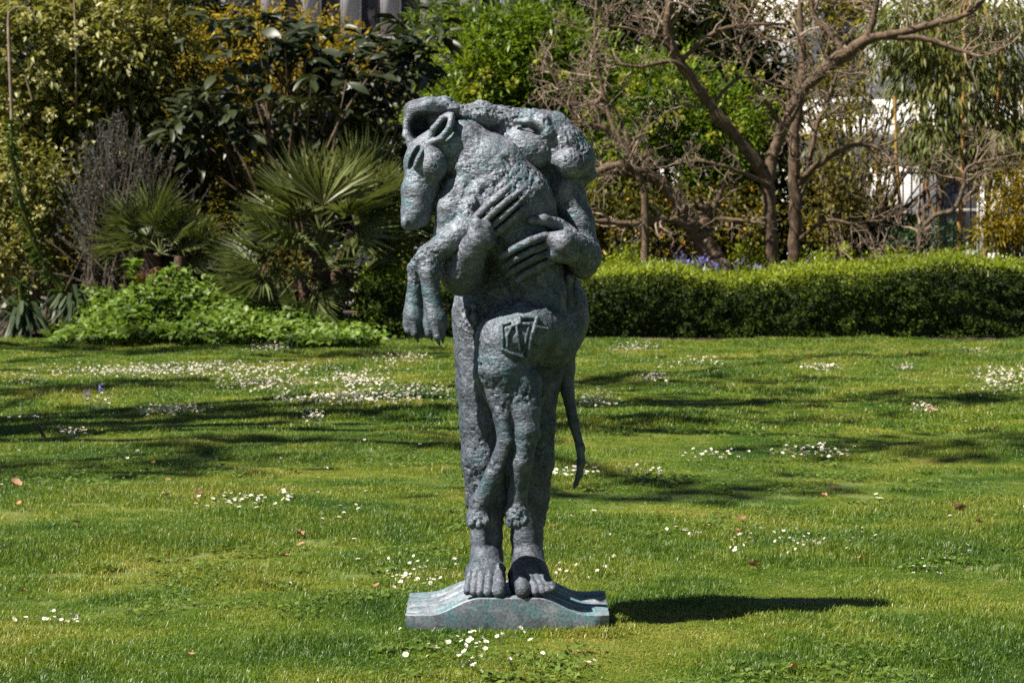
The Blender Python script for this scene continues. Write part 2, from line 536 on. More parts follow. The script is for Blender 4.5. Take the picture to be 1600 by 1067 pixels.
def build_emblem(h, Fs):
    """raised frame of bars and a crescent, set into the dog's haunch"""
    F = Field((-0.06, Y0 - 0.42, 0.95), (0.20, Y0 + 0.05, 1.30), h)
    quad = ((781, 504), (842, 491), (860, 513), (847, 566), (783, 552))
    def inside(x, y):
        c = False
        for (x0, y0), (x1, y1) in zip(quad, quad[1:] + quad[:1]):
            if (y0 > y) != (y1 > y) and x < (x1 - x0) * (y - y0) / (y1 - y0) + x0: c = not c
        return c
    for x in range(780, 862, 3):
        for y in range(490, 568, 3):
            if inside(x, y):
                F.ell(W3(x, y, surf(Fs, x, y) + .004), (.009, .009, .009), 0, .004)
    def bar(pts, r, lift=1.9):
        pts = [(820 + (x - 820) * 1.08, 528 + (y - 528) * 1.08) for x, y in pts]
        ns = [(x, y, surf(Fs, x, y) - lift * M(r, Y0), r) for x, y in pts]
        chain(F, ns, .002)
    bar([(787, 509), (788, 530), (788, 545)], 2.6)
    bar([(788, 545), (803, 551), (818, 556)], 2.8)
    bar([(795, 541), (795, 525), (801, 512), (811, 507), (826, 508)], 2.6)
    bar([(813, 498), (813, 506)], 3.2)
    bar([(808, 509), (810, 525), (814, 545)], 2.6)
    bar([(818, 498), (838, 499)], 2.8)
    bar([(838, 499), (832, 520), (825, 553)], 3.6)
    bar([(826, 512), (821, 535), (817, 552)], 2.2)
    bar([(826, 555), (843, 559), (850, 530), (853, 515)], 2.4)
    bar([(838, 512), (853, 515)], 2.4)
    bar([(834, 540), (847, 541), (850, 524), (838, 522)], 2.0)
    bar([(787, 509), (798, 506)], 2.2)
    return F

# ---- bronze with a grey-blue patina and verdigris
def bronze(name, base_stops, verd, verd_amt, bump=0.35, fine=260.0, vmax=0.6, metal=0.6, pits=1.0):
    m, nt, b = new_mat(name)
    L = nt.links
    geo = nt.nodes.new('ShaderNodeNewGeometry')
    pos = geo.outputs['Position']
    n1 = noise_tex(nt, 16.0, 6.0, 0.65, pos, 0.6)
    r1 = ramp(nt, base_stops)
    L.new(n1.outputs['Fac'], r1.inputs['Fac'])
    n2 = noise_tex(nt, 6.5, 5.0, 0.6, pos, 1.2)
    r2 = ramp(nt, [(verd_amt, (0, 0, 0)), (verd_amt + 0.14, (1, 1, 1))])
    L.new(n2.outputs['Fac'], r2.inputs['Fac'])
    vf = nt.nodes.new('ShaderNodeMath'); vf.operation = 'MULTIPLY'
    L.new(r2.outputs['Color'], vf.inputs[0]); vf.inputs[1].default_value = vmax
    c = mixc(nt, vf.outputs[0], r1.outputs['Color'], verd)
    n3 = noise_tex(nt, 95.0, 3.0, 0.6, pos)
    r3 = ramp(nt, [(0.36, (0.45, 0.45, 0.45)), (0.6, (1.0, 1.0, 1.0))])
    L.new(n3.outputs['Fac'], r3.inputs['Fac'])
    c = mixc(nt, 0.8, c, r3.outputs['Color'], 'MULTIPLY')
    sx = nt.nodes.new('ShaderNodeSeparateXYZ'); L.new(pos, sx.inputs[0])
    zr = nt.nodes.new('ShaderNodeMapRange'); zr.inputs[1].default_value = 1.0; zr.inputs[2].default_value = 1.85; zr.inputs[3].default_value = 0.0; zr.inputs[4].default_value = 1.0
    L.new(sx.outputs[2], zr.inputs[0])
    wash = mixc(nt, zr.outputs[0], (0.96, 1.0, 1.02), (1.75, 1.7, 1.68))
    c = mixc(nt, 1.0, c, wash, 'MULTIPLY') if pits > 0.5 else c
    L.new(c, b.inputs['Base Color'])
    b.inputs['Metallic'].default_value = metal
    b.inputs['Roughness'].default_value = 0.55
    b.inputs['Specular IOR Level'].default_value = 0.4
    nb = noise_tex(nt, fine, 4.0, 0.65, pos)
    nb2 = noise_tex(nt, 90.0, 3.0, 0.6, pos, 0.4)
    add = nt.nodes.new('ShaderNodeMath'); add.operation = 'ADD'
    add.operation = 'MULTIPLY_ADD'; add.inputs[1].default_value = 0.5
    L.new(nb.outputs['Fac'], add.inputs[0]); L.new(nb2.outputs['Fac'], add.inputs[2])
    # scattered pits and slanting tool strokes left in the modelling
    wrp = mixc(nt, 0.035, pos, nb2.outputs['Color'], 'ADD')
    vo = nt.nodes.new('ShaderNodeTexVoronoi'); vo.inputs['Scale'].default_value = 62.0
    L.new(wrp, vo.inputs['Vector'])
    pr = nt.nodes.new('ShaderNodeMapRange'); pr.inputs[1].default_value = 0.08; pr.inputs[2].default_value = 0.30; pr.inputs[3].default_value = -1.6 * pits; pr.inputs[4].default_value = 0.0
    L.new(vo.outputs['Distance'], pr.inputs[0])
    pm = noise_tex(nt, 22.0, 2.0, 0.5, pos)
    pk = nt.nodes.new('ShaderNodeMapRange'); pk.inputs[1].default_value = 0.42; pk.inputs[2].default_value = 0.58
    L.new(pm.outputs['Fac'], pk.inputs[0])
    pp = nt.nodes.new('ShaderNodeMath'); pp.operation = 'MULTIPLY'
    L.new(pr.outputs[0], pp.inputs[0]); L.new(pk.outputs[0], pp.inputs[1])
    mp = nt.nodes.new('ShaderNodeMapping'); mp.inputs['Rotation'].default_value = (0, 0.65, 0); mp.inputs['Scale'].default_value = (0.28, 1.0, 1.0)
    L.new(pos, mp.inputs['Vector'])
    sk = noise_tex(nt, 58.0, 3.0, 0.6, mp.outputs[0], 0.3)
    sm = nt.nodes.new('ShaderNodeMath'); sm.operation = 'MULTIPLY_ADD'; sm.inputs[1].default_value = 2.8 * pits
    L.new(sk.outputs['Fac'], sm.inputs[0]); L.new(pp.outputs[0], sm.inputs[2])
    add_b = nt.nodes.new('ShaderNodeMath'); add_b.operation = 'ADD'
    L.new(add.outputs[0], add_b.inputs[0]); L.new(sm.outputs[0], add_b.inputs[1])
    add = add_b
    bp = nt.nodes.new('ShaderNodeBump')
    bp.inputs['Strength'].default_value = bump
    bp.inputs['Distance'].default_value = 0.008
    L.new(add.outputs[0], bp.inputs['Height'])
    L.new(bp.outputs[0], b.inputs['Normal'])
    return m
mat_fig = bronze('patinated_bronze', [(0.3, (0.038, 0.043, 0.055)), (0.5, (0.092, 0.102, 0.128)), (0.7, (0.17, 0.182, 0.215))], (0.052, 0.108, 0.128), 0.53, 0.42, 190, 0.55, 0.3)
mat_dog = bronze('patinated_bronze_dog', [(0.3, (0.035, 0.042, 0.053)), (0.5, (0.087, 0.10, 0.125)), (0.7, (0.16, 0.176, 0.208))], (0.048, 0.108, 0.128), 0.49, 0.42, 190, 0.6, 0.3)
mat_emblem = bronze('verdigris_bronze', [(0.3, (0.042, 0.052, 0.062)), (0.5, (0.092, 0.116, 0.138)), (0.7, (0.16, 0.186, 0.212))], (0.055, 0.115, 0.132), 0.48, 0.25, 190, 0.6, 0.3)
mat_plinth = bronze('smooth_patinated_bronze', [(0.3, (0.09, 0.09, 0.108)), (0.5, (0.19, 0.212, 0.25)), (0.7, (0.30, 0.325, 0.36))], (0.11, 0.235, 0.265), 0.48, 0.14, 120.0, 0.8, 0.15, 0.15)

def build_plinth():
    """low slab, bell shaped from the side, its top stepped in long layers"""
    xl, xr = P(633, 986, 9.1).x, P(952, 986, 9.1).x
    y0, y1 = 9.105, 9.56
    nx, ny = 110, 100
    xc = 0.5 * (xl + xr) + 0.005
    hw = 0.5 * (xr - xl)
    def topz(x, v):
        u = (x - xc) / hw
        a = min(1, max(0, (abs(u) - 0.28) / 0.50)); a = a * a * (3 - 2 * a)
        z = 0.136 * (1 - a) + 0.072 * a
        # long layers running from end to end
        ph = v * 5.0
        f = ph - math.floor(ph)
        wob = 0.004 * math.sin(x * 21 + math.floor(ph) * 1.7)
        if 0.02 < v < 0.985:
            z += (0.024 * math.sqrt(max(0.0, 1 - (2 * f - 1) ** 2)) - 0.022 + wob + 0.006 * math.floor(ph)) * (0.25 + 0.75 * min(1, abs(u) / 0.5))
        return z
    verts, faces = [], []
    def ins(x, v):          # rounded plan corners
        # the front corners are cut back in plan, wider towards the foot (v: 0 top, 1 foot)
        ub = 0.90 - 0.14 * v
        return 0.30 * max(0.0, abs(x - xc) - ub * hw)
    for i in range(nx + 1):
        x = xl + (xr - xl) * i / nx
        for j in range(ny + 1):
            v = j / ny
            y = y0 + (y1 - y0) * v
            y += ins(x, 0) * (1 - v)
            verts.append((x, y, topz(x, v) - (0.004 if j == 0 else 0)))
    for i in range(nx):
        for j in range(ny):
            a = i * (ny + 1) + j
            faces.append((a, a + ny + 1, a + ny + 2, a + 1))
    # skirt
    ring = [i * (ny + 1) for i in range(nx + 1)] + [nx * (ny + 1) + j for j in range(1, ny + 1)] + \
           [i * (ny + 1) + ny for i in range(nx - 1, -1, -1)] + [j for j in range(ny - 1, 0, -1)]
    levels = 5
    prev = ring
    for l in range(1, levels + 1):
        t = l / levels
        cur = []
        for r in ring:
            x, y, z = verts[r]
            front = r % (ny + 1) == 0
            yy = y
            if front: yy = y0 + ins(x, t) + 0.010 * t - 0.006 * math.sin(math.pi * t)
            cur.append(len(verts)); verts.append((x, yy, z * (1 - t) + (-0.03) * t))
        n = len(ring)
        for q in range(n):
            faces.append((prev[(q + 1) % n], prev[q], cur[q], cur[(q + 1) % n]))
        prev = cur
    faces.append(tuple(reversed(prev)))
    me = mesh_np('plinth', np.array(verts), faces, True)
    bm = bmesh.new(); bm.from_mesh(me); bmesh.ops.recalc_face_normals(bm, faces=bm.faces)
    for e in bm.edges:
        if len(e.link_faces) == 2 and e.calc_face_angle(0) > math.radians(35): e.smooth = False
    bm.to_mesh(me); bm.free()
    return me

def build_statue():
    h = 0.0036
    root = empty('statue', (0, Y0, 0), 'weathered grey-green bronze statue of a standing hare-headed figure hugging a dog', 'statue')
    D = build_dog(h)
    Fg = build_figure(h, D)
    E = build_emblem(0.0024, [D])
    inv = Matrix.Translation((0, -Y0, 0))
    calm_f = [(W3(x, y, dy), r) for x, y, dy, r in ((775, 332, -.28, .11), (760, 365, -.28, .08), (800, 410, -.27, .10), (840, 392, -.27, .10), (845, 346, -.25, .07),
              (760, 920, -.16, .12), (830, 918, -.16, .12), (760, 845, -.03, .10), (823, 845, -.03, .10), (825, 203, -.10, .07), (665, 190, -.10, .10), (888, 470, -.10, .12))]
    calm_d = [(W3(x, y, dy), r) for x, y, dy, r in ((646, 500, -.21, .08), (680, 505, -.25, .08), (748, 808, -.16, .07), (808, 805, -.16, .07), (652, 248, -.20, .07),
              (690, 202, -.16, .09), (645, 320, -.18, .10), (903, 700, .02, .22), (888, 600, .04, .14), (790, 690, -.2, .10), (815, 740, -.18, .12), (815, 660, -.2, .10), (765, 760, -.18, .09), (820, 528, -.25, .13))]
    for nm, Fd, mat, amp, seed, lab in (('figure', Fg, mat_fig, 1.0, 3, 'hare-headed human figure with both arms round the dog'),
                                        ('dog', D, mat_dog, 1.0, 17, 'limp dog held upright with hanging paws and tail'),
                                        ('emblem', E, mat_emblem, 0.08, 30, 'raised bar and crescent emblem on the haunch')):
        V, Q = Fd.mesh()
        V = rough_up(V, Q, amp, seed, {'figure': calm_f, 'dog': calm_d}.get(nm, ()))
        V[:, 1] -= Y0
        o = obj(nm, mesh_np(nm, V, Q, True), mat, bpy.data.objects['dog'] if nm == 'emblem' else root)
        o['label'] = lab
    pm = build_plinth()
    pm.transform(inv)
    o = obj('plinth', pm, mat_plinth, root)
    o['label'] = 'low bell-shaped bronze base slab with stepped layers'
build_statue()
# ================================================================ lawn
rng = np.random.default_rng(11)
def soil_mat():
    m, nt, b = new_mat('lawn_soil')
    geo = nt.nodes.new('ShaderNodeNewGeometry')
    n = noise_tex(nt, 9.0, 6.0, 0.6, geo.outputs['Position'])
    r = ramp(nt, [(0.35, (0.045, 0.075, 0.010)), (0.52, (0.085, 0.115, 0.016)), (0.68, (0.12, 0.105, 0.03))])
    nt.links.new(n.outputs['Fac'], r.inputs['Fac'])
    nt.links.new(r.outputs['Color'], b.inputs['Base Color'])
    b.inputs['Roughness'].default_value = 0.95
    return m
mat_soil = soil_mat()
def bed_mat():
    m, nt, b = new_mat('bed_soil')
    geo = nt.nodes.new('ShaderNodeNewGeometry')
    n = noise_tex(nt, 14.0, 6.0, 0.65, geo.outputs['Position'])
    r = ramp(nt, [(0.3, (0.018, 0.012, 0.008)), (0.7, (0.07, 0.045, 0.028))])
    nt.links.new(n.outputs['Fac'], r.inputs['Fac'])
    nt.links.new(r.outputs['Color'], b.inputs['Base Color'])
    b.inputs['Roughness'].default_value = 0.95
    return m
mat_bed = bed_mat()

def ground_z(x, y):
    """slight unevenness of the old lawn, level round the statue"""
    x = np.asarray(x, float); y = np.asarray(y, float)
    p = np.stack([x.ravel(), y.ravel(), np.zeros(x.size)], 1)
    z = 0.10 * vnoise(p, 0.22, 5) + 0.035 * vnoise(p, 0.9, 6)
    r = np.hypot(x.ravel(), y.ravel() - 9.33)
    z = z * np.clip((r - 0.8) / 2.5, 0, 1)
    z = z * np.clip((36 - y.ravel()) / 4, 0, 1) + 0.010 * vnoise(p, 3.0, 8) * (r > 0.9)
    return z.reshape(x.shape)
def sheet(name, xs, ys, zf, mat, kind='structure'):
    X, Y = np.meshgrid(xs, ys)
    V = np.stack([X.ravel(), Y.ravel(), zf(X, Y).ravel()], 1)
    nx = len(xs)
    i, j = np.meshgrid(np.arange(nx - 1), np.arange(len(ys) - 1))
    a = (j * nx + i).ravel()
    Q = np.stack([a, a + 1, a + nx + 1, a + nx], 1)
    o = obj(name, mesh_np(name, V, Q, True), mat)
    o['kind'] = kind
    return o
xs = np.concatenate([np.linspace(-300, -14, 8)[:-1], np.linspace(-14, 14, 141), np.linspace(14, 300, 8)[1:]])
ys = np.concatenate([np.linspace(-60, 5, 6)[:-1], np.linspace(5, 36, 156), np.linspace(36, 400, 12)[1:]])
sheet('lawn_ground', xs, ys, ground_z, mat_soil)
sheet('flower_bed', np.linspace(-30, 30, 121), np.concatenate([[34.15], np.linspace(34.3, 47, 26)]),
      lambda X, Y: 0.012 + 0.05 * np.clip((Y - 34.15) / 0.5, 0, 1) + 0.03 * vnoise(np.stack([X.ravel(), Y.ravel(), 0 * X.ravel()], 1), 1.5, 3).reshape(X.shape) * np.clip((Y - 34.3), 0, 1), mat_bed)

# ---- grass: thousands of small tufts of blades
def tuft(name, n, rad, hmin, hmax, wid, seed, mat):
    r = np.random.default_rng(seed)
    a = r.uniform(0, 2 * np.pi, n); d = rad * np.sqrt(r.uniform(0, 1, n))
    bx, by = d * np.cos(a), d * np.sin(a)
    h = r.uniform(hmin, hmax, n) * (1 - 0.35 * (d / rad) ** 2)
    la = r.uniform(0, 2 * np.pi, n); lean = np.abs(r.normal(0, 0.85, n)) * h + 0.2 * h
    lx, ly = np.cos(la), np.sin(la)
    w = wid * r.uniform(0.7, 1.3, n)
    fa = la + np.pi / 2 + r.normal(0, 0.5, n)
    wx, wy = np.cos(fa) * w / 2, np.sin(fa) * w / 2
    base = np.stack([bx, by, np.full(n, -0.006)], 1)
    mid = base + np.stack([lx * lean * .35, ly * lean * .35, h * .62], 1)
    tip = base + np.stack([lx * lean, ly * lean, h * np.clip(1 - .32 * lean / h, .3, 1)], 1)
    s = np.stack([wx, wy, np.zeros(n)], 1)
    V = np.stack([base - s, base + s, mid - s * .8, mid + s * .8, tip], 1).reshape(-1, 3)
    k = np.arange(n)[:, None] * 5
    F = []
    tri = np.concatenate([k + np.array([[0, 1, 3]]), k + np.array([[0, 3, 2]]), k + np.array([[2, 3, 4]])])
    me = mesh_np(name, V, tri)
    me.materials.append(mat)
    return me
def grass_mat():
    m, nt, b = new_mat('grass_blades')
    L = nt.links
    geo = nt.nodes.new('ShaderNodeNewGeometry')
    pos = geo.outputs['Position']
    big = noise_tex(nt, 0.9, 4.0, 0.6, pos, 0.5)
    sml = noise_tex(nt, 6.0, 2.0, 0.5, pos)
    add = nt.nodes.new('ShaderNodeMath'); add.operation = 'MULTIPLY_ADD'
    L.new(geo.outputs['Random Per Island'], add.inputs[0]); add.inputs[1].default_value = 0.34
    add2 = nt.nodes.new('ShaderNodeMath'); add2.operation = 'MULTIPLY_ADD'
    L.new(sml.outputs['Fac'], add2.inputs[0]); add2.inputs[1].default_value = 0.35
    sub = nt.nodes.new('ShaderNodeMath'); sub.operation = 'MULTIPLY_ADD'
    L.new(big.outputs['Fac'], sub.inputs[0]); sub.inputs[1].default_value = 1.55; sub.inputs[2].default_value = -0.59
    L.new(sub.outputs[0], add2.inputs[2]); L.new(add2.outputs[0], add.inputs[2])
    r = ramp(nt, [(0.10, (0.028, 0.068, 0.007)), (0.36, (0.066, 0.135, 0.011)), (0.58, (0.132, 0.190, 0.018)), (0.78, (0.22, 0.238, 0.032)), (0.97, (0.33, 0.275, 0.088))])
    L.new(add.outputs[0], r.inputs['Fac'])
    L.new(r.outputs['Color'], b.inputs['Base Color'])
    b.inputs['Roughness'].default_value = 0.42
    b.inputs['Specular IOR Level'].default_value = 0.4
    tr = nt.nodes.new('ShaderNodeBsdfTranslucent')
    L.new(mixc(nt, 1.0, r.outputs['Color'], (1.2, 1.15, 0.5), 'MULTIPLY'), tr.inputs['Color'])
    mx = nt.nodes.new('ShaderNodeMixShader'); mx.inputs[0].default_value = 0.32
    L.new(b.outputs[0], mx.inputs[1]); L.new(tr.outputs[0], mx.inputs[2])
    L.new(mx.outputs[0], nt.nodes['Material Output'].inputs['Surface'])
    return m
mat_grass = grass_mat()

def instancer(name, pts, scl, rot, variants, label, cat):
    """one object of uncountable small plants: tuft meshes set on points"""
    me = bpy.data.meshes.new(name)
    me.from_pydata([tuple(p) for p in pts], [], [])
    a = me.attributes.new('scl', 'FLOAT', 'POINT'); a.data.foreach_set('value', scl.astype(np.float32))
    a = me.attributes.new('rot', 'FLOAT', 'POINT'); a.data.foreach_set('value', rot.astype(np.float32))
    o = obj(name, me)
    tag(o, label, cat, None, 'stuff')
    ng = bpy.data.node_groups.new(name + '_nodes', 'GeometryNodeTree')
    ng.interface.new_socket('Geometry', in_out='INPUT', socket_type='NodeSocketGeometry')
    ng.interface.new_socket('Geometry', in_out='OUTPUT', socket_type='NodeSocketGeometry')
    N = ng.nodes; L = ng.links
    gi = N.new('NodeGroupInput'); go = N.new('NodeGroupOutput')
    join = N.new('GeometryNodeJoinGeometry')
    col = bpy.data.collections.new(name + '_variants')
    for i, vm in enumerate(variants):
        vo = bpy.data.objects.new(name + '_variant', vm)
        col.objects.link(vo)
    ci = N.new('GeometryNodeCollectionInfo'); ci.inputs['Collection'].default_value = col
    ci.inputs['Separate Children'].default_value = True
    ci.inputs['Reset Children'].default_value = True
    io = N.new('GeometryNodeInstanceOnPoints')
    io.inputs['Pick Instance'].default_value = True
    rv = N.new('FunctionNodeRandomValue'); rv.data_type = 'INT'
    rv.inputs[4].default_value = 0; rv.inputs[5].default_value = len(variants) - 1
    s_at = N.new('GeometryNodeInputNamedAttribute'); s_at.data_type = 'FLOAT'; s_at.inputs[0].default_value = 'scl'
    r_at = N.new('GeometryNodeInputNamedAttribute'); r_at.data_type = 'FLOAT'; r_at.inputs[0].default_value = 'rot'
    cx = N.new('ShaderNodeCombineXYZ'); cr = N.new('ShaderNodeCombineXYZ')
    e2r = N.new('FunctionNodeEulerToRotation')
    L.new(r_at.outputs['Attribute'], cr.inputs[2]); L.new(cr.outputs[0], e2r.inputs[0])
    cx.inputs[0].default_value = 1; cx.inputs[1].default_value = 1
    L.new(s_at.outputs['Attribute'], cx.inputs[2])
    L.new(gi.outputs[0], io.inputs['Points']); L.new(ci.outputs[0], io.inputs['Instance'])
    L.new(rv.outputs[2], io.inputs['Instance Index'])
    L.new(e2r.outputs[0], io.inputs['Rotation']); L.new(cx.outputs[0], io.inputs['Scale'])
    L.new(io.outputs[0], go.inputs[0])
    md = o.modifiers.new('tufts', 'NODES'); md.node_group = ng
    return o

def bare(x, y):
    """where moss and worn soil show through"""
    p = np.stack([x, y, 0 * x], 1)
    return vnoise(p, 1.1, 21) + 0.5 * vnoise(p, 3.2, 22)
def scatter(y0, y1, dens):
    n = int(dens * (y1 - y0) * (2 * (0.215 * (y0 + y1) / 2 + 2.6)))
    y = rng.uniform(y0, y1, int(n * 1.6)); hw = 0.215 * y + 2.6
    x = rng.uniform(-1, 1, len(y)) * (0.215 * y1 + 2.6)
    k = np.abs(x) < hw
    x, y = x[k], y[k]
    b = bare(x, y)
    keep = (rng.uniform(0, 1, len(x)) < np.clip(1.25 - np.clip(b - 0.16, 0, 1) * 4.0, 0.5, 1))
    inside = (x > -0.42) & (x < 0.40) & (y > 9.09) & (y < 9.58)
    keep &= ~inside
    x, y, b = x[keep], y[keep], b[keep]
    p = np.stack([x, y, 0 * x], 1)
    s = 0.8 + 1.3 * vnoise(p, 0.8, 31) + 1.9 * np.clip(vnoise(p, 2.6, 32), -0.25, 1) + .8 * np.clip(vnoise(p, 6.0, 33), 0, 1) + rng.normal(0, 0.12, len(x)) - 0.8 * np.clip(b - 0.1, 0, 1)
    edge = np.maximum(np.abs(x + .01) - .40, np.maximum(9.10 - y, y - 9.57))
    s = s + np.clip(1 - edge / .12, 0, 1) * .55 * rng.uniform(0, 1, len(x))
    return np.stack([x, y, ground_z(x, y)], 1), np.clip(s, 0.35, 2.0), rng.uniform(0, 6.28, len(x))
near_v = [tuft('grass_tuft', 150, 0.10, 0.022, 0.052, 0.0032, 100 + i, mat_grass) for i in range(5)]
far_v = [tuft('grass_tuft', 90, 0.13, 0.03, 0.07, 0.0075, 200 + i, mat_grass) for i in range(5)]
p1 = scatter(7.2, 12.5, 190); p2 = scatter(12.5, 18.0, 120)
p3 = scatter(18.0, 34.4, 85)
# uncut blades along the foot of the plinth
kx_ = np.concatenate([rng.uniform(-.43, .41, 70), rng.uniform(-.455, -.425, 25), rng.uniform(.40, .43, 25)])
ky_ = np.concatenate([rng.uniform(9.05, 9.10, 70), rng.uniform(9.1, 9.56, 50)])
pk_ = (np.stack([kx_, ky_, 0 * kx_], 1), rng.uniform(.4, 1.15, len(kx_)) * (.5 + vnoise(np.stack([kx_, ky_, 0 * kx_], 1), 9, 44) + .5), rng.uniform(0, 6.28, len(kx_)))
p1 = tuple(np.concatenate([a_, b_]) for a_, b_ in zip(p1, pk_))
instancer('grass', np.concatenate([p1[0], p2[0]]), np.concatenate([p1[1], p2[1]]), np.concatenate([p1[2], p2[2]]), near_v, 'short uneven mown grass round the statue', 'grass')
instancer('distant_grass', p3[0], p3[1], p3[2], far_v, 'longer lawn grass running up to the hedge and bed', 'grass')

# clover and other broad-leaved weeds in the turf
def weed(name, n, rad, L, seed, mat):
    r = np.random.default_rng(seed)
    a = r.uniform(0, 6.28, n); d = rad * np.sqrt(r.uniform(0, 1, n))
    pos = np.stack([d * np.cos(a), d * np.sin(a), r.uniform(.012, .035, n)], 1)
    b = r.uniform(0, 6.28, n)
    dr = np.stack([np.cos(b), np.sin(b), r.normal(.1, .25, n)], 1)
    sd = np.stack([-np.sin(b), np.cos(b), r.normal(0, .3, n)], 1)
    ln = L * r.uniform(.6, 1.3, n)[:, None]
    V = np.stack([pos, pos + dr * ln * .5 + sd * ln * .38, pos + dr * ln, pos + dr * ln * .5 - sd * ln * .38], 1).reshape(-1, 3)
    me = mesh_np(name, V, (np.arange(n)[:, None] * 4 + np.arange(4)[None]))
    me.materials.append(mat)
    return me
mat_weed = leaf_mat('weed_leaves', [(0.1, (0.055, 0.10, 0.014)), (0.6, (0.10, 0.16, 0.024)), (1.0, (0.17, 0.22, 0.045))], .5, .3)
wy = rng.uniform(7.4, 22, 1500); wx = rng.uniform(-1, 1, 1500) * (0.215 * wy + 1.2)
wk = vnoise(np.stack([wx, wy, 0 * wx], 1), .9, 61) + .4 * vnoise(np.stack([wx, wy, 0 * wx], 1), 3, 62) > .12
wk &= ~((np.abs(wx) < .55) & (np.abs(wy - 9.33) < .4))
wx, wy = wx[wk], wy[wk]
instancer('lawn_weeds', np.stack([wx, wy, ground_z(wx, wy)], 1), rng.uniform(.8, 1.4, len(wx)), rng.uniform(0, 6.28, len(wx)), [weed('weed_patch', 34, .11, .026, 300 + i, mat_weed) for i in range(3)], 'patches of broad-leaved clover and weeds in the lawn', 'weeds')
# ================================================================ plant helpers
def norm(v):
    return v / np.maximum(1e-9, np.linalg.norm(v, axis=-1, keepdims=True))
LEAF4 = (np.array([[0, 0, 0], [.45, .5, .06], [1, 0, -.06], [.45, -.5, .06]]), [(0, 1, 2, 3)])
LEAF6 = (np.array([[0, 0, 0], [.3, .46, .10], [.72, .36, .05], [1, 0, -.16], [.72, -.36, .05], [.3, -.46, .10], [.5, 0, .0]]),
         [(0, 1, 2, 6), (6, 2, 3, 3), (0, 6, 4, 5), (6, 3, 4, 4)])
def leaves(pos, d, up, Ln, Wd, tmpl=LEAF4):
    """one pointed blade for every position; d = direction it grows, up = side that faces up"""
    n = len(pos)
    d = norm(d)
    s = norm(np.cross(d, up + 1e-4))
    u = np.cross(s, d)
    T, faces = tmpl
    Ln = np.broadcast_to(Ln, (n,)); Wd = np.broadcast_to(Wd, (n,))
    V = pos[:, None, :] + d[:, None, :] * (T[None, :, 0] * Ln[:, None])[..., None] + s[:, None, :] * (T[None, :, 1] * Wd[:, None])[..., None] + u[:, None, :] * (T[None, :, 2] * Ln[:, None])[..., None]
    k = len(T)
    base = (np.arange(n) * k)
    if tmpl is LEAF4:
        F = base[:, None] + np.array(faces[0])[None, :]
    else:
        tris = np.array([(0, 1, 6), (1, 2, 6), (2, 3, 6), (0, 6, 5), (6, 4, 5), (6, 3, 4)])
        F = (base[:, None, None] + tris[None]).reshape(-1, 3)
    return V.reshape(-1, 3), F
def merge(parts):
    Vs, Fs, o = [], [], 0
    for V, F in parts:
        if len(V) == 0: continue
        Vs.append(V); Fs.append(F + o); o += len(V)
    return np.concatenate(Vs), np.concatenate(Fs)
def tube(pts, radii, sides=6, cap=True):
    pts = np.asarray(pts, float); n = len(pts)
    t = np.gradient(pts, axis=0); t = norm(t)
    ref = np.array([0.31, 0.12, 0.94]) if abs(t[0] @ np.array([0.31, 0.12, 0.94])) < 0.9 else np.array([1.0, 0, 0])
    a = norm(np.cross(t, ref)); b = np.cross(t, a)
    th = np.arange(sides) * 2 * np.pi / sides
    V = pts[:, None, :] + (a[:, None, :] * np.cos(th)[None, :, None] + b[:, None, :] * np.sin(th)[None, :, None]) * np.asarray(radii)[:, None, None]
    i, j = np.meshgrid(np.arange(n - 1), np.arange(sides), indexing='ij')
    q = np.stack([i * sides + j, i * sides + (j + 1) % sides, (i + 1) * sides + (j + 1) % sides, (i + 1) * sides + j], -1).reshape(-1, 4)
    return V.reshape(-1, 3), q
def smooth_path(pts, per=5):
    """Catmull-Rom through the given points (x, y, z, r)"""
    p = np.asarray(pts, float)
    p = np.vstack([2 * p[0] - p[1], p, 2 * p[-1] - p[-2]])
    out = []
    for i in range(1, len(p) - 2):
        for k in range(per):
            t = k / per
            out.append(0.5 * ((2 * p[i]) + (-p[i - 1] + p[i + 1]) * t + (2 * p[i - 1] - 5 * p[i] + 4 * p[i + 1] - p[i + 2]) * t * t + (-p[i - 1] + 3 * p[i] - 3 * p[i + 1] + p[i + 2]) * t ** 3))
    out.append(p[-2])
    return np.array(out)
def knobbly(path, rg, amt=0.12):
    path = path.copy()
    path[:, 3] *= 1 + rg.normal(0, amt, len(path))
    path[:, :3] += rg.normal(0, 0.10, (len(path), 3)) * path[:, 3:4]
    return path
def pxpath(nodes):
    """nodes: (px, py, Y, radius in px) -> rows of x, y, z, r"""
    return [tuple(P(x, y, Y)) + (M(r, Y),) for x, y, Y, r in nodes]

def bark_mat(name, c0, c1, c2, scale=14.0):
    m, nt, b = new_mat(name)
    L = nt.links
    geo = nt.nodes.new('ShaderNodeNewGeometry')
    n = noise_tex(nt, scale, 6.0, 0.65, geo.outputs['Position'], 0.4)
    r = ramp(nt, [(0.3, c0), (0.5, c1), (0.72, c2)])
    L.new(n.outputs['Fac'], r.inputs['Fac']); L.new(r.outputs['Color'], b.inputs['Base Color'])
    b.inputs['Roughness'].default_value = 0.85
    bp = nt.nodes.new('ShaderNodeBump'); bp.inputs['Strength'].default_value = 0.6; bp.inputs['Distance'].default_value = 0.02
    L.new(n.outputs['Fac'], bp.inputs['Height']); L.new(bp.outputs[0], b.inputs['Normal'])
    return m
mat_bark = bark_mat('brown_bark', (0.035, 0.021, 0.012), (0.09, 0.056, 0.032), (0.18, 0.118, 0.07))
mat_twig = bark_mat('pale_twigs', (0.085, 0.058, 0.040), (0.19, 0.135, 0.095), (0.34, 0.26, 0.19), 5.0)
mat_darktwig = bark_mat('dark_stems', (0.03, 0.022, 0.014), (0.07, 0.05, 0.03), (0.13, 0.09, 0.06), 8.0)
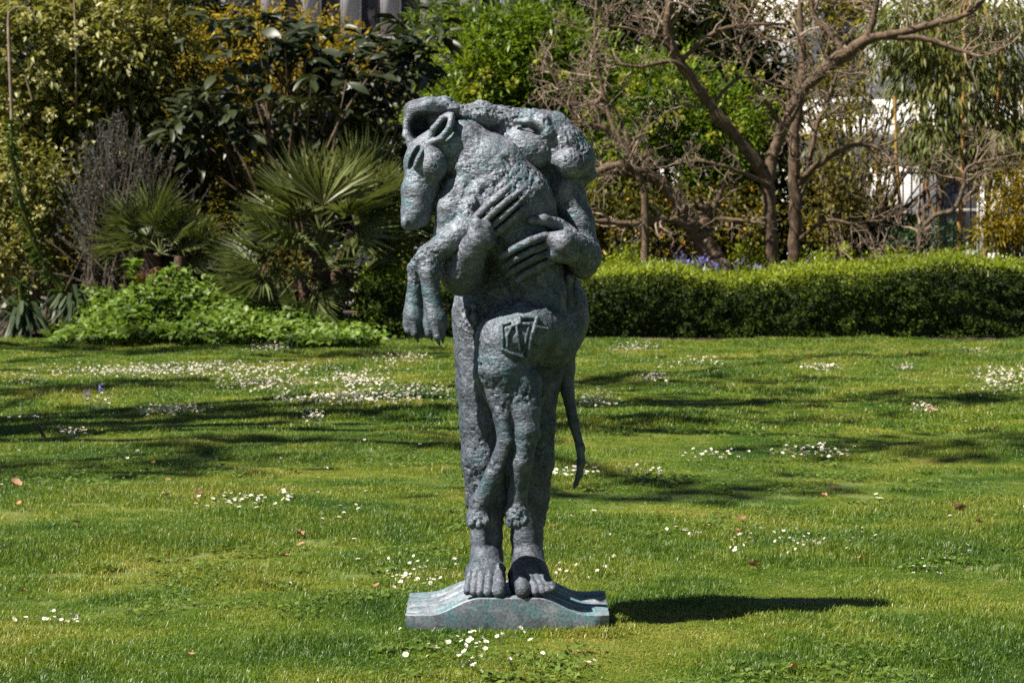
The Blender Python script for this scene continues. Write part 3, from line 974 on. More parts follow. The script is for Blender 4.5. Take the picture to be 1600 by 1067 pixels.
mat_cane = bark_mat('yellow_canes', (0.20, 0.095, 0.02), (0.34, 0.18, 0.04), (0.42, 0.27, 0.09), 9.0)

def side_twigs(path, rg, n, length, depth, spread=0.9, up=0.25, r0=None, wig=0.25, mind=0.15, out=None, tmin=0.0038):
    """twigs leaving a limb, each forking again"""
    if out is None: out = []
    m = len(path)
    for _ in range(n):
        t = rg.uniform(mind, 1.0)
        f = t * (m - 1); i = min(m - 2, int(f)); q = path[i] + (path[i + 1] - path[i]) * (f - i)
        tan = norm(path[i + 1][:3] - path[i][:3])
        rnd = norm(rg.normal(0, 1, 3))
        side = norm(rnd - tan * (rnd @ tan))
        d = norm(tan * (1 - spread * .6) + side * spread + np.array([0, 0, up]))
        L = length * rg.uniform(0.45, 1.15)
        rb = min(q[3] * 0.62, (r0 or 1e9))
        k = 6
        pts = [np.append(q[:3], rb)]
        pos = q[:3].copy()
        for s in range(1, k):
            d = norm(d + rg.normal(0, wig, 3) + np.array([0, 0, 0.04]))
            pos = pos + d * L / (k - 1)
            pts.append(np.append(pos, max(tmin, rb * (1 - 0.7 * s / (k - 1)))))
        pts = np.array(pts)
        out.append(pts)
        if depth > 1:
            side_twigs(pts, rg, max(2, int(rg.integers(3, 6))), L * 0.55, depth - 1, spread, up, None, wig, 0.2, out, tmin)
    return out
def twig_mesh(tw, sides=3):
    return merge([tube(t[:, :3], t[:, 3], sides) for t in tw])

def crown_points(lobes, n_clump, rg, shell=0.55):
    """clump centres spread through ellipsoid lobes (cx, cy, cz, rx, ry, rz), denser to the outside"""
    vol = np.array([l[3] * l[4] * l[5] for l in lobes]) ** 0.7
    cnt = rg.multinomial(n_clump, vol / vol.sum())
    C, O = [], []
    for l, c in zip(lobes, cnt):
        u = norm(rg.normal(0, 1, (c, 3)))
        r = (rg.uniform(shell ** 3, 1, c)) ** (1 / 3)
        r = r * (1 + rg.normal(0, 0.10, c))
        C.append(np.array(l[:3]) + u * r[:, None] * np.array(l[3:6])); O.append(u)
    return np.concatenate(C), np.concatenate(O)
def foliage(lobes, n_clump, per, rg, rc, Ln, Wd, tmpl=LEAF4, droop=0.0, spread=0.8, shell=0.45, jitter=0.3):
    C, O = crown_points(lobes, n_clump, rg, shell)
    n = len(C) * per
    c = np.repeat(C, per, 0); o = np.repeat(O, per, 0)
    rnd = norm(rg.normal(0, 1, (n, 3)))
    pos = c + rnd * rc * rg.uniform(0.1, 1, (n, 1))
    d = o * (1 - spread) + rnd * spread + np.array([0, 0, -droop])
    up = np.array([0, 0, 1.0]) + rg.normal(0, jitter, (n, 3))
    keep = pos[:, 2] > 0.03
    s = rg.uniform(0.65, 1.25, n)
    V, F = leaves(pos[keep], d[keep], up[keep], (Ln * s)[keep], (Wd * s)[keep], tmpl)
    return (V, F), C
def stems_to(base, tips, rg, r0, n, sag=0.15):
    """stems from the foot of a shrub to some of its clumps"""
    out = []
    base = np.asarray(base, float)
    for t in tips[rg.choice(len(tips), min(n, len(tips)), replace=False)]:
        b = base + np.append(rg.normal(0, 0.18, 2), 0)
        mid = b * .5 + t * .5 + np.append(rg.normal(0, sag, 2) - (t - b)[:2] * .12, (t[2] - b[2]) * .12)
        out.append(smooth_path([np.append(b, r0), np.append(mid, r0 * .7), np.append(t, r0 * .25)], 5))
    return out
def local(o, V, loc):
    return V - np.asarray(loc)[None, :]
def shrub(name, label, cat, foot, lobes, n_clump, per, rc, Ln, Wd, mat, seed, tmpl=LEAF4, droop=0.0, spread=0.8, shell=0.45, nst=14, r0=0.03,
          stem_mat=None, group=None, part='foliage', stem='stem'):
    rg = np.random.default_rng(seed)
    e = empty(name, foot, label, cat, group)
    (V, F), C = foliage(lobes, n_clump, per, rg, rc, Ln, Wd, tmpl, droop, spread, shell)
    obj(part, mesh_np(part, local(e, V, foot), F), mat, e)
    if nst:
        st = stems_to(foot, C, rg, r0, nst)
        V, F = twig_mesh(st, 5)
        obj(stem, mesh_np(stem, local(e, V, foot), F, True), stem_mat or mat_darktwig, e)
    return e
def lobe(px, py, Y, rx, rz, ry):
    """ellipsoid lobe from a photo position; rx, rz in photo pixels, ry in metres"""
    p = P(px, py, Y)
    return (p.x, p.y, p.z, M(rx, Y), ry, M(rz, Y))
def foot(px, Y):
    return (P(px, 400, Y).x, Y, 0.02)
# ================================================================ foliage colours
G = lambda *a: list(a)
mat_yew = leaf_mat('yew', [(0.1, (0.008, 0.015, 0.003)), (0.5, (0.022, 0.035, 0.004)), (0.8, (0.040, 0.066, 0.005)), (1.0, (0.090, 0.128, 0.008))], 0.65, 0.2, spec=0.12)  # hedge face: its shade is put into a darker leaf colour
mat_yew_sunlit = leaf_mat('yew_sunlit_top', [(0.1, (0.07, 0.10, 0.007)), (0.5, (0.16, 0.21, 0.010)), (1.0, (0.27, 0.31, 0.016))], 0.5, 0.3)  # hedge top: sunlight painted in as a brighter tone of the same yew
mat_lime = leaf_mat('lime_bush', [(0.1, (0.08, 0.11, 0.010)), (0.5, (0.17, 0.22, 0.014)), (1.0, (0.27, 0.31, 0.022))], 0.5, 0.35)
mat_cover = leaf_mat('bright_cover', [(0.1, (0.045, 0.085, 0.012)), (0.5, (0.10, 0.17, 0.020)), (1.0, (0.175, 0.25, 0.04))], 0.45, 0.35)
mat_palm = leaf_mat('palm_fronds', [(0.1, (0.05, 0.070, 0.020)), (0.5, (0.115, 0.140, 0.044)), (1.0, (0.21, 0.225, 0.085))], 0.38, 0.25, spec=0.5)
mat_palm_dead = leaf_mat('dead_fronds', [(0.1, (0.09, 0.035, 0.018)), (1.0, (0.20, 0.10, 0.045))], 0.7, 0.1)
mat_loquat = leaf_mat('large_leaves', [(0.1, (0.012, 0.019, 0.008)), (0.6, (0.030, 0.040, 0.014)), (1.0, (0.06, 0.070, 0.024))], 0.42, 0.2, spec=0.4)
mat_grey = leaf_mat('grey_needles', [(0.1, (0.026, 0.032, 0.032)), (0.6, (0.062, 0.070, 0.070)), (1.0, (0.13, 0.138, 0.13))], 0.6, 0.15)
mat_varieg = leaf_mat('pale_leaves', [(0.12, (0.04, 0.05, 0.010)), (0.45, (0.12, 0.125, 0.022)), (0.72, (0.24, 0.235, 0.07)), (1.0, (0.46, 0.43, 0.22))], 0.42, 0.3)
mat_cream = leaf_mat('cream_flowers', [(0.1, (0.35, 0.32, 0.12)), (1.0, (0.58, 0.55, 0.30))], 0.6, 0.3)
mat_gold = leaf_mat('golden_leaves', [(0.1, (0.11, 0.085, 0.008)), (0.5, (0.23, 0.175, 0.012)), (1.0, (0.37, 0.28, 0.028))], 0.5, 0.4)
mat_dark = leaf_mat('dark_evergreen', [(0.1, (0.010, 0.016, 0.005)), (0.6, (0.028, 0.040, 0.010)), (1.0, (0.058, 0.066, 0.016))], 0.45, 0.2)
mat_olive = leaf_mat('olive_leaves', [(0.1, (0.03, 0.034, 0.006)), (0.5, (0.095, 0.092, 0.012)), (1.0, (0.21, 0.175, 0.024))], 0.5, 0.3)
mat_green = leaf_mat('fresh_green', [(0.1, (0.035, 0.065, 0.008)), (0.5, (0.098, 0.165, 0.014)), (0.85, (0.185, 0.25, 0.022)), (1.0, (0.27, 0.31, 0.03))], 0.42, 0.35)
mat_limehead = leaf_mat('lime_flower_heads', [(0.1, (0.20, 0.22, 0.02)), (1.0, (0.36, 0.36, 0.05))], 0.6, 0.4)
mat_willow = leaf_mat('willow_leaves', [(0.1, (0.040, 0.060, 0.015)), (0.5, (0.10, 0.125, 0.026)), (0.8, (0.20, 0.19, 0.045)), (1.0, (0.27, 0.20, 0.05))], 0.45, 0.35)
mat_rust = leaf_mat('rusty_leaves', [(0.1, (0.06, 0.06, 0.010)), (0.5, (0.15, 0.13, 0.020)), (0.8, (0.23, 0.20, 0.03)), (1.0, (0.30, 0.19, 0.04))], 0.5, 0.35)
mat_orange = leaf_mat('orange_fruit', [(0.1, (0.45, 0.20, 0.012)), (1.0, (0.62, 0.36, 0.02))], 0.5, 0.1)
mat_blue = leaf_mat('bluebell_petals', [(0.1, (0.16, 0.15, 0.50)), (1.0, (0.30, 0.28, 0.68))], 0.5, 0.3)
mat_pinkleaf = leaf_mat('reddish_shoots', [(0.1, (0.25, 0.06, 0.035)), (1.0, (0.38, 0.13, 0.07))], 0.5, 0.3)
mat_shade = leaf_mat('plane_leaves', [(0.1, (0.05, 0.09, 0.012)), (1.0, (0.12, 0.18, 0.025))], 0.5, 0.3)

# ================================================================ clipped hedge
def hedge():
    rg = np.random.default_rng(51)
    x0, x1 = P(566, 450, 34.3).x, P(1900, 450, 34.3).x
    yf, yb = 34.3, 36.0
    loc = ((x0 + x1) / 2, (yf + yb) / 2, 0)
    e = empty('clipped_hedge', loc, 'long low clipped yew hedge with bright top behind the statue', 'hedge')
    def H(x): return 0.90 + 0.16 * np.clip((x - 3.5) / 4, 0, 1) + 0.05 * np.sin(x * 1.3) + 0.04 * np.sin(x * 3.1 + 1)
    # twiggy core
    nx, nz = 80, 8
    V, F = [], []
    xs = np.linspace(x0 + .12, x1 - .12, nx)
    prof = [(yf + .26, 0.0), (yf + .24, .5), (yf + .26, .76), (yf + .45, .86), ((yf + yb) / 2, .88), (yb - .4, .86), (yb - .2, .76), (yb - .2, 0.0)]
    for x in xs:
        for y, t in prof:
            V.append((x + rg.normal(0, .02), y + rg.normal(0, .03), H(x) * t - 0.02))
    k = len(prof)
    for i in range(nx - 1):
        for j in range(k - 1):
            a = i * k + j
            F.append((a, a + k, a + k + 1, a + 1))
    F.append(tuple(range(k))); F.append(tuple((nx - 1) * k + j for j in reversed(range(k))))
    obj('branch_core', mesh_np('core', local(e, np.array(V), loc), F), mat_dark, e)
    # sprays of needles over front, top, back and ends
    def sprays(n, which):
        x = rg.uniform(x0, x1, n); u = rg.uniform(0, 1, n)
        h = H(x)
        if which == 'front':
            p = np.stack([x, yf + 0.06 * rg.normal(0, 1, n) + 0.20 * vnoise(np.stack([x, u, 0 * x], 1), 4, 9) + 0.12 * vnoise(np.stack([x, u, 0 * x], 1), 11, 19) + .06, u * h * .97], 1); nrm = np.tile([0, -1, .25], (n, 1))
        elif which == 'top':
            y = yf + u * (yb - yf)
            edge = np.minimum(u, 1 - u)
            p = np.stack([x, y, h + .10 * (u - .3) - 0.10 * np.clip(1 - edge / .10, 0, 1) ** 2 + 0.045 * rg.normal(0, 1, n) + 0.10 * vnoise(np.stack([x, y, 0 * x], 1), 2.5, 10)], 1); nrm = np.tile([0, -.25, 1.], (n, 1))
        elif which == 'back':
            p = np.stack([x, yb + 0.05 * rg.normal(0, 1, n), u * h], 1); nrm = np.tile([0, 1., .2], (n, 1))
        else:
            s = rg.integers(0, 2, n)
            xx = np.where(s, x1, x0) + 0.05 * rg.normal(0, 1, n)
            p = np.stack([xx, yf + rg.uniform(0, 1, n) * (yb - yf), u * H(xx)], 1); nrm = np.where(s[:, None], 1, -1) * np.array([[1., 0, 0]]) + np.array([[0, 0, .25]])
        d = norm(rg.normal(0, 1, (n, 3))) + .35 * nrm
        return p, d, nrm
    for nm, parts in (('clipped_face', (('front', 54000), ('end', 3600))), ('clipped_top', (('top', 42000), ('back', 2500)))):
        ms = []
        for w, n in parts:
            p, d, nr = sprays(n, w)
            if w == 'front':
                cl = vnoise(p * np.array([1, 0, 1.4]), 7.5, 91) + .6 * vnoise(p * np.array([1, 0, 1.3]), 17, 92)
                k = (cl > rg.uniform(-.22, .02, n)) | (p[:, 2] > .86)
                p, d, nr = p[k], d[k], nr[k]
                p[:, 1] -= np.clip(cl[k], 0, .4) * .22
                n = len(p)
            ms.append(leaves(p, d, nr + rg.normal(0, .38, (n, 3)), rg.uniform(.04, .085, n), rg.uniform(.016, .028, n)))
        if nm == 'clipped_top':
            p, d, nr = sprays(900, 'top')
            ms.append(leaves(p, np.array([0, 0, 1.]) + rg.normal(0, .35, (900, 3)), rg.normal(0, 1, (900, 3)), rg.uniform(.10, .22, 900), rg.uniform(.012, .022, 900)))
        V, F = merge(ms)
        o = obj(nm, mesh_np(nm, local(e, V, loc), F), mat_yew if nm == 'clipped_face' else mat_yew_sunlit, e); o['kind'] = 'stuff'
hedge()

# loose bright bushes behind the hedge
for i, (px, Y, w, top) in enumerate(((975, 37.4, 50, 384), (1165, 37.6, 45, 376), (1290, 37.2, 60, 386), (1395, 37.4, 55, 384), (1530, 37.2, 75, 376), (620, 36.8, 60, 392))):
    hh = P(px, top, Y).z
    lab = ('loose lime-green bush between statue and the gnarled leaning trunk', 'lime-green bush between the gnarled stump and the forked tree', 'lime-green bush just right of the twin trunks',
           'lime-green bush behind the small bare sapling', 'broad lime-green bush below the golden shrub', 'lime-green bush behind the hedge beside the large fan palm')[i]
    shrub('lime_bush', lab, 'bush', foot(px, Y), [(P(px, 400, Y).x, Y, hh * .62, M(w, Y), .55, hh * .40), (P(px, 400, Y).x, Y, hh * .35, M(w * 1.1, Y), .6, hh * .35)], 330, 9, .12, .075, .036, mat_lime, 300 + i, nst=8, r0=.015, group='lime bushes behind the hedge')

# ================================================================ ground cover mound
def ground_cover():
    rg = np.random.default_rng(61)
    e = empty('ground_cover', foot(330, 33.2), 'bright green leafy ground cover mound in front of the palms', 'ground cover')
    loc = np.array(e.location)
    n = 12500
    t = rg.uniform(0, 1, n)
    px = 95 + 480 * t + rg.normal(0, 14, n)
    Y = rg.uniform(0, 1, n) * 3.4 + 31.9 + .55 * vnoise(np.stack([px * .02, 0 * px, 0 * px], 1), 1.0, 77)
    x = (px - 800) / FPX * Y
    c = np.clip((px - 90) / 110, 0, 1) * np.clip((560 - px) / 300, 0.10, 1)
    frontr = np.clip((Y - 31.7) / 2.2, 0.08, 1)
    pk = np.stack([x, Y, 0 * x], 1)
    top = (0.09 + 1.05 * c * frontr) * (1 + 1.3 * vnoise(pk, 1.1, 4)) + 0.45 * np.clip(vnoise(pk, 2.6, 5), 0, 1) * c
    z = top * rg.uniform(.45, 1.06, n) ** .5
    p = np.stack([x, Y, np.clip(z, .03, None)], 1)
    d = rg.normal(0, 1, (n, 3)) * np.array([1, 1, .45]) + np.array([0, -.35, -.05])
    up = np.array([0, -.3, 1]) + rg.normal(0, .35, (n, 3))
    V, F = leaves(p, d, up, rg.uniform(.05, .15, n), rg.uniform(.04, .10, n), LEAF6)
    o = obj('leaves', mesh_np('leaves', V - loc, F), mat_cover, e); o['kind'] = 'stuff'
    m = 900
    i = rg.choice(n, m, replace=False)
    tw = [np.array([[p[k, 0] + rg.normal(0, .05), p[k, 1] + .05, 0, .005], [p[k, 0], p[k, 1], p[k, 2], .003]]) for k in i]
    V, F = twig_mesh(tw, 3)
    obj('stalks', mesh_np('stalks', V - loc, F), mat_cover, e)['kind'] = 'stuff'
    # a taller leafy shoot rising out of the mound
    sh = empty('leafy_shoot', foot(208, 33.0), 'tall leafy green shoot rising above the ground cover', 'plant')
    b = np.array(foot(208, 33.0)); tp = np.array(P(208, 410, 33.0))
    V, F = tube([b, (b + tp) / 2 + [.02, 0, 0], tp], [.012, .01, .005], 5)
    obj('stem', mesh_np('stem', V - b, F), mat_cover, sh)
    n = 60
    t = rg.uniform(.35, 1, n)
    p = b + (tp - b) * t[:, None]
    a = rg.uniform(0, 6.28, n)
    d = np.stack([np.cos(a), np.sin(a), rg.uniform(-.1, .7, n)], 1)
    V, F = leaves(p, d, np.tile([0, 0, 1.], (n, 1)), rg.uniform(.10, .2, n), rg.uniform(.05, .09, n), LEAF6)
    obj('leaves', mesh_np('leaves', V - b, F), mat_cover, sh)
ground_cover()

# ================================================================ fan palms
def fan_mesh(name, n_leaf, R, seed, arc=2.7, fold=0.22):
    """fan of stiff pointed leaflets opening from the end of the stalk; grows along +X, faces +Z"""
    rg = np.random.default_rng(seed)
    V, F = [], []
    for i in range(n_leaf):
        a = -arc / 2 + arc * i / (n_leaf - 1) + rg.normal(0, .02)
        L = R * (0.78 + 0.22 * math.cos(a * .8)) * rg.uniform(.88, 1.06)
        d = np.array([math.cos(a), math.sin(a), fold * abs(math.sin(a)) + rg.normal(0, .03)])
        d = d / np.linalg.norm(d)
        s = np.array([-math.sin(a), math.cos(a), 0])
        w = R * arc / n_leaf * .5
        o = len(V)
        mid = d * L * .55
        tip = d * L + np.array([0, 0, -.10 * L * rg.uniform(.2, 1.4)])
        V += [np.array([0, 0, 0]), mid * .5 + s * w * .25 + [0, 0, .012], mid + s * w * .42 + [0, 0, .010], mid - s * w * .42 + [0, 0, .010], mid * .5 - s * w * .25 + [0, 0, .012], tip, mid + np.array([0, 0, -.012])]
        F += [(o, o + 1, o + 6), (o + 1, o + 2, o + 6), (o + 2, o + 5, o + 6), (o, o + 6, o + 4), (o + 6, o + 3, o + 4), (o + 6, o + 5, o + 3)]
    return mesh_np(name, np.array(V), F)
fans = [fan_mesh('frond', 26, .62, 70 + i, 2.5 + .25 * i) for i in range(3)]
for f in fans: f.materials.append(mat_palm)
dead = fan_mesh('frond', 22, .55, 79, 2.0, .5); dead.materials.append(mat_palm_dead)
mat_fibre = bark_mat('palm_fibre', (0.02, 0.010, 0.006), (0.055, 0.027, 0.015), (0.13, 0.07, 0.038), 22.0)
def fan_palm(label, heads, base, seed, trunks):
    """heads: (px, py, Y, list of (angle deg in picture, lean towards camera, stalk px, scale))"""
    rg = np.random.default_rng(seed)
    e = empty('fan_palm', base, label, 'palm')
    b = np.array(base)
    for nodes in trunks:
        path = smooth_path(pxpath(nodes), 6)
        path = knobbly(path, rg, .10)
        V, F = tube(path[:, :3], path[:, 3], 8)
        obj('trunk', mesh_np('trunk', V - b, F, True), mat_fibre, e)
    for hx, hy, Y, fr in heads:
        c = np.array(P(hx, hy, Y))
        for (ang, lean, st, sc, kind) in fr:
            a = math.radians(ang)
            d = norm(np.array([math.cos(a), -lean, math.sin(a)]))
            tipc = c + d * M(st, Y) + np.array([0, 0, -.06 * (1 - d[2]) * M(st, Y)])
            me = fans[int(rg.integers(0, 3))] if kind == 'g' else dead
            o = obj('frond', me, None, e)
            o.name = 'frond' if kind == 'g' else 'dry_frond'
            X = Vector(d); 
            Zr = Vector((0, -0.55, 1.0)) + Vector(rg.normal(0, .35, 3))
            Yv = Zr.cross(X).normalized(); Z = X.cross(Yv)
            R3 = Matrix((X, Yv, Z)).transposed()
            o.matrix_local = Matrix.Translation(Vector(tipc - b)) @ R3.to_4x4() @ Matrix.Scale(sc, 4)
            mid = (c + tipc) / 2 + np.array([0, 0, .03])
            V, F = tube([c, mid, tipc], [.014, .010, .008], 5)
            obj('stalk', mesh_np('stalk', V - b, F, True), mat_palm if kind == 'g' else mat_palm_dead, e)
rgp = np.random.default_rng(5)
def fan_set(n, a0, a1, st, sc, kind='g'):
    return [(a0 + (a1 - a0) * (i + .5) / n + rgp.normal(0, 6), rgp.uniform(-.5, .9), st * rgp.uniform(.6, 1.15), sc * rgp.uniform(.85, 1.15), kind) for i in range(n)]
fan_palm('large clumped fan palm with several heads beside the statue', [
    (500, 360, 35.0, fan_set(15, -10, 190, 68, 1.5)),
    (555, 350, 35.6, fan_set(10, -35, 120, 64, 1.35)),
    (470, 430, 34.6, fan_set(12, 110, 250, 76, 1.3) + fan_set(4, -60, 60, 50, .9)),
    (500, 440, 34.5, fan_set(5, 195, 290, 48, 1.0) + fan_set(4, 205, 250, 48, .95, 'd')),
    (540, 430, 35.2, fan_set(7, -60, 60, 55, 1.05))],
    foot(500, 35.0), 71, [[(505, 520, 35.0, 13), (502, 440, 35.0, 15), (500, 372, 35.0, 11)], [(525, 520, 35.4, 10), (530, 430, 35.5, 12), (553, 362, 35.6, 9)],
                          [(492, 520, 34.7, 10), (478, 470, 34.6, 12), (470, 432, 34.6, 8)], [(512, 520, 35.1, 9), (530, 470, 35.2, 10), (540, 432, 35.2, 7)]])
fan_palm('smaller dark fan palm between grey shrub and the large palm', [
    (235, 388, 35.6, fan_set(13, 0, 180, 48, 1.0)), (250, 396, 35.4, fan_set(8, -30, 210, 42, .85)), (285, 392, 35.5, fan_set(7, -20, 150, 40, .85)),
    (245, 418, 34.9, fan_set(6, 200, 340, 20, .6, 'd'))],
    foot(245, 35.1), 72, [[(240, 520, 35.1, 12), (238, 450, 35.2, 16), (236, 395, 35.2, 13)], [(275, 520, 35.1, 9), (282, 400, 35.1, 11)]])

# ================================================================ large-leaved shrub
def big_leaf_shrub():
    rg = np.random.default_rng(81)
    b = np.array(foot(470, 37.5))
    e = empty('large_leaved_shrub', tuple(b), 'evergreen shrub with big drooping dark glossy leaves above the palms', 'shrub')
    lobes = [lobe(470, 140, 37.2, 170, 85, 1.1), lobe(330, 190, 37.4, 90, 60, .8), lobe(610, 120, 37.4, 90, 80, .8), lobe(420, 60, 37.8, 120, 50, .8), lobe(560, 215, 37.6, 90, 40, .7), lobe(660, 70, 37.8, 60, 60, .6)]
    C, O = crown_points(lobes, 165, rg, .25)
    st = stems_to(b, C, rg, .035, 60, .25)
    V, F = twig_mesh(st, 5)
    obj('branches', mesh_np('branches', V - b, F, True), mat_bark, e)
    # one whorl of leaves at the end of each shoot
    T = smooth_path([(0, 0, 0, .0), (.25, 0, .03, .36), (.55, 0, .02, .5), (.82, 0, -.05, .3), (1, 0, -.13, .01)], 2)
    Vm = []
    for x, _, z, w in T:
        Vm += [(x, w * .36, z + .03 * w), (x, 0, z - .012), (x, -w * .36, z + .03 * w)]
    Fm = []
    for i in range(len(T) - 1):
        for j in range(2):
            a = i * 3 + j
            Fm.append((a, a + 1, a + 4, a + 3))
    me = mesh_np('leaf', np.array(Vm), Fm, True); me.materials.append(mat_loquat)
    spec = []
    for c, o in zip(C, O):
        for k in range(int(rg.integers(6, 10))):
            a = rg.uniform(0, 6.28)
            d = norm(np.array([math.cos(a), math.sin(a), rg.uniform(-.75, .35)]) + o * .35)
            spec.append((c + d * .03 + np.array([0, 0, rg.uniform(-.06, .06)]), d, rg.uniform(.27, .46)))
    spec.sort(key=lambda s: s[0][1])
    rest = []
    for i, (c, d, L) in enumerate(spec):
        up = np.array([0, -.2, 1.0]) + rg.normal(0, .35, 3)
        X = Vector(d); Yv = Vector(up).cross(X).normalized(); Z = X.cross(Yv)
        R3 = Matrix((X, Yv, Z)).transposed().to_4x4() @ Matrix.Scale(L, 4)
        if i < 290:
            o = obj('leaf', me, None, e)
            o.matrix_local = Matrix.Translation(Vector(c - b)) @ R3
        else:
            rest.append((c, d, up, L))
    if rest:
        V, F = leaves(np.array([r[0] for r in rest]), np.array([r[1] for r in rest]), np.array([r[2] for r in rest]), np.array([r[3] for r in rest]), np.array([r[3] * .34 for r in rest]), LEAF6)
        obj('inner_leaves', mesh_np('inner_leaves', V - b, F), mat_loquat, e)['kind'] = 'stuff'
big_leaf_shrub()

# ================================================================ shrubs of the left border
shrub('golden_shrub', 'golden-yellow leaved shrub behind the big dark leaves', 'shrub', foot(430, 42), [lobe(420, 90, 42, 150, 75, 1.2), lobe(320, 150, 42, 80, 70, 1), lobe(530, 120, 42, 100, 80, 1)], 900, 14, .24, .14, .045, mat_gold, 401, droop=.25, nst=22)
shrub('pale_leaved_shrub', 'tall pale cream-flecked shrub filling the corner left of the grey bush', 'shrub', foot(110, 38.5), [lobe(60, 90, 38.5, 110, 120, 1.1), lobe(170, 90, 38.8, 110, 110, 1.1), lobe(30, 240, 38.2, 80, 110, .9), lobe(150, 210, 38.6, 110, 90, 1)], 1000, 12, .24, .17, .07, mat_varieg, 402, LEAF6, droop=.3, nst=26)
shrub('olive_shrub', 'olive-green shrub between the pale shrub and the big dark leaves', 'shrub', foot(260, 39.5), [lobe(250, 110, 39.5, 80, 130, 1), lobe(300, 250, 39.3, 90, 90, .8), lobe(370, 300, 38.8, 70, 70, .7)], 760, 12, .22, .15, .05, mat_olive, 403, droop=.35, nst=20)
shrub('dark_evergreen_shrub', 'dark evergreen shrub in shade behind the small fan palm', 'shrub', foot(330, 40.5), [lobe(180, 330, 40.3, 120, 110, .7), lobe(360, 280, 40.5, 130, 110, .7), lobe(520, 260, 40.6, 120, 110, .7), lobe(620, 300, 39.6, 60, 90, .6)], 1000, 12, .28, .20, .08, mat_dark, 404, LEAF6, nst=20)
shrub('dark_evergreen_tree', 'tall dark evergreen tree behind the pale leaved shrub', 'tree', foot(190, 45), [lobe(190, 60, 45, 140, 170, 1.2), lobe(40, 120, 45, 130, 190, 1.2), lobe(330, 120, 45.5, 110, 110, 1.1)], 1200, 12, .36, .26, .10, mat_dark, 405, LEAF6, nst=20, r0=.06, part='crown', stem='trunk')
shrub('pale_leaved_shrub', 'low pale-flowered shrub behind the leaning echium', 'shrub', foot(40, 37), [lobe(30, 300, 37, 90, 90, .7), lobe(20, 390, 36.6, 90, 70, .6)], 460, 12, .2, .12, .055, mat_varieg, 407, LEAF6, nst=14)
shrub('olive_shrub', 'dull olive low shrub between the two palms', 'shrub', foot(390, 37.2), [lobe(370, 360, 37.2, 70, 70, .5), lobe(420, 420, 36.6, 70, 60, .5), lobe(130, 420, 36.6, 80, 70, .5)], 320, 10, .15, .09, .035, mat_olive, 408, nst=12)
def grey_bush():
    rg = np.random.default_rng(409)
    b = np.array(foot(190, 36.3))
    e = empty('grey_needle_bush', tuple(b), 'dusky grey-blue needle-leaved bush behind the small fan palm', 'bush')
    tw = []
    for i in range(330):
        px = rg.normal(192, 58); Y = 36.3 + rg.normal(0, .3)
        top = 165 + 0.75 * abs(px - 185) + rg.uniform(0, 150)
        t = np.array(P(px, top, Y)); s = b + np.append(rg.normal(0, .25, 2), .2 + rg.uniform(0, .6))
        m = s * .45 + t * .55 + np.append(rg.normal(0, .1, 2) - (t - s)[:2] * .1, .05)
        tw.append(smooth_path([np.append(s, .012), np.append(m, .009), np.append(t, .003)], 5))
    V, F = twig_mesh(tw, 4)
    obj('stems', mesh_np('stems', V - b, F), mat_darktwig, e)
    pos, dd = [], []
    for p in tw:
        k = 75
        t = rg.uniform(.05, 1, k) * (len(p) - 1)
        i = np.minimum(t.astype(int), len(p) - 2)
        q = p[i, :3] + (p[i + 1, :3] - p[i, :3]) * (t - i)[:, None]
        tan = norm(p[i + 1, :3] - p[i, :3])
        pos.append(q); dd.append(tan * .8 + norm(rg.normal(0, 1, (k, 3))))
    pos = np.concatenate(pos); dd = np.concatenate(dd); n = len(pos)
    V, F = leaves(pos, dd, rg.normal(0, 1, (n, 3)), rg.uniform(.04, .085, n), rg.uniform(.010, .018, n))
    obj('foliage', mesh_np('foliage', V - b, F), mat_grey, e)['kind'] = 'stuff'
grey_bush()
# cream flower heads and reddish shoots on the pale shrub
def flower_heads(parent_name, spots, Y, r, mat, nm, seed, n=26):
    rg = np.random.default_rng(seed)
    par = bpy.data.objects[parent_name]
    for px, py in spots:
        c = np.array(P(px, py, Y)) ; k = n
        u = norm(rg.normal(0, 1, (k, 3)))
        V, F = leaves(c + u * r * .5, u, rg.normal(0, 1, (k, 3)), r * .8, r * .55)
        obj(nm, mesh_np(nm, V - np.array(par.location), F), mat, par)
flower_heads('pale_leaved_shrub', ((65, 122), (110, 65), (98, 62), (128, 45), (15, 85), (30, 185), (78, 180), (40, 30)), 37.5, .12, mat_cream, 'flower_head', 421)
flower_heads('pale_leaved_shrub.001', ((12, 280), (35, 305), (60, 330)), 36.2, .10, mat_cream, 'flower_head', 422)
def wand(name, label, nodes, mat, cat='stem', group=None):
    path = smooth_path(pxpath(nodes), 5)
    V, F = tube(path[:, :3], path[:, 3], 6)
    base = path[0, :3].copy()
    o = obj(name, mesh_np(name, V - base, F, True), mat, None, tuple(base))
    tag(o, label, cat, group)
    return o
pale = bpy.data.objects['pale_leaved_shrub']
for nodes, mt in (([(118, 520, 38.6, 2), (117, 300, 38.5, 1.6), (119, 120, 37.6, 1.5), (116, 0, 37.6, 1.3)], mat_twig), ([(20, 520, 37, 3.5), (20, 250, 37, 3), (14, 60, 37, 3), (14, 20, 37, 2.5)], mat_twig),
                  ([(235, 520, 39, 2), (228, 200, 39, 1.6), (238, 0, 38.6, 1.3)], mat_twig), ([(12, 60, 37, 1.3), (16, 18, 37, 1.3), (40, 12, 37, 1.3), (58, 32, 37, 1)], mat_twig), ([(50, 156, 37, 1.4), (45, 138, 37, 1.2), (40, 120, 37, 1)], mat_twig)):
    path = smooth_path(pxpath(nodes), 5)
    V, F = tube(path[:, :3], path[:, 3], 6)
    obj('bare_stem', mesh_np('bare_stem', V - np.array(pale.location), F, True), mt, pale)

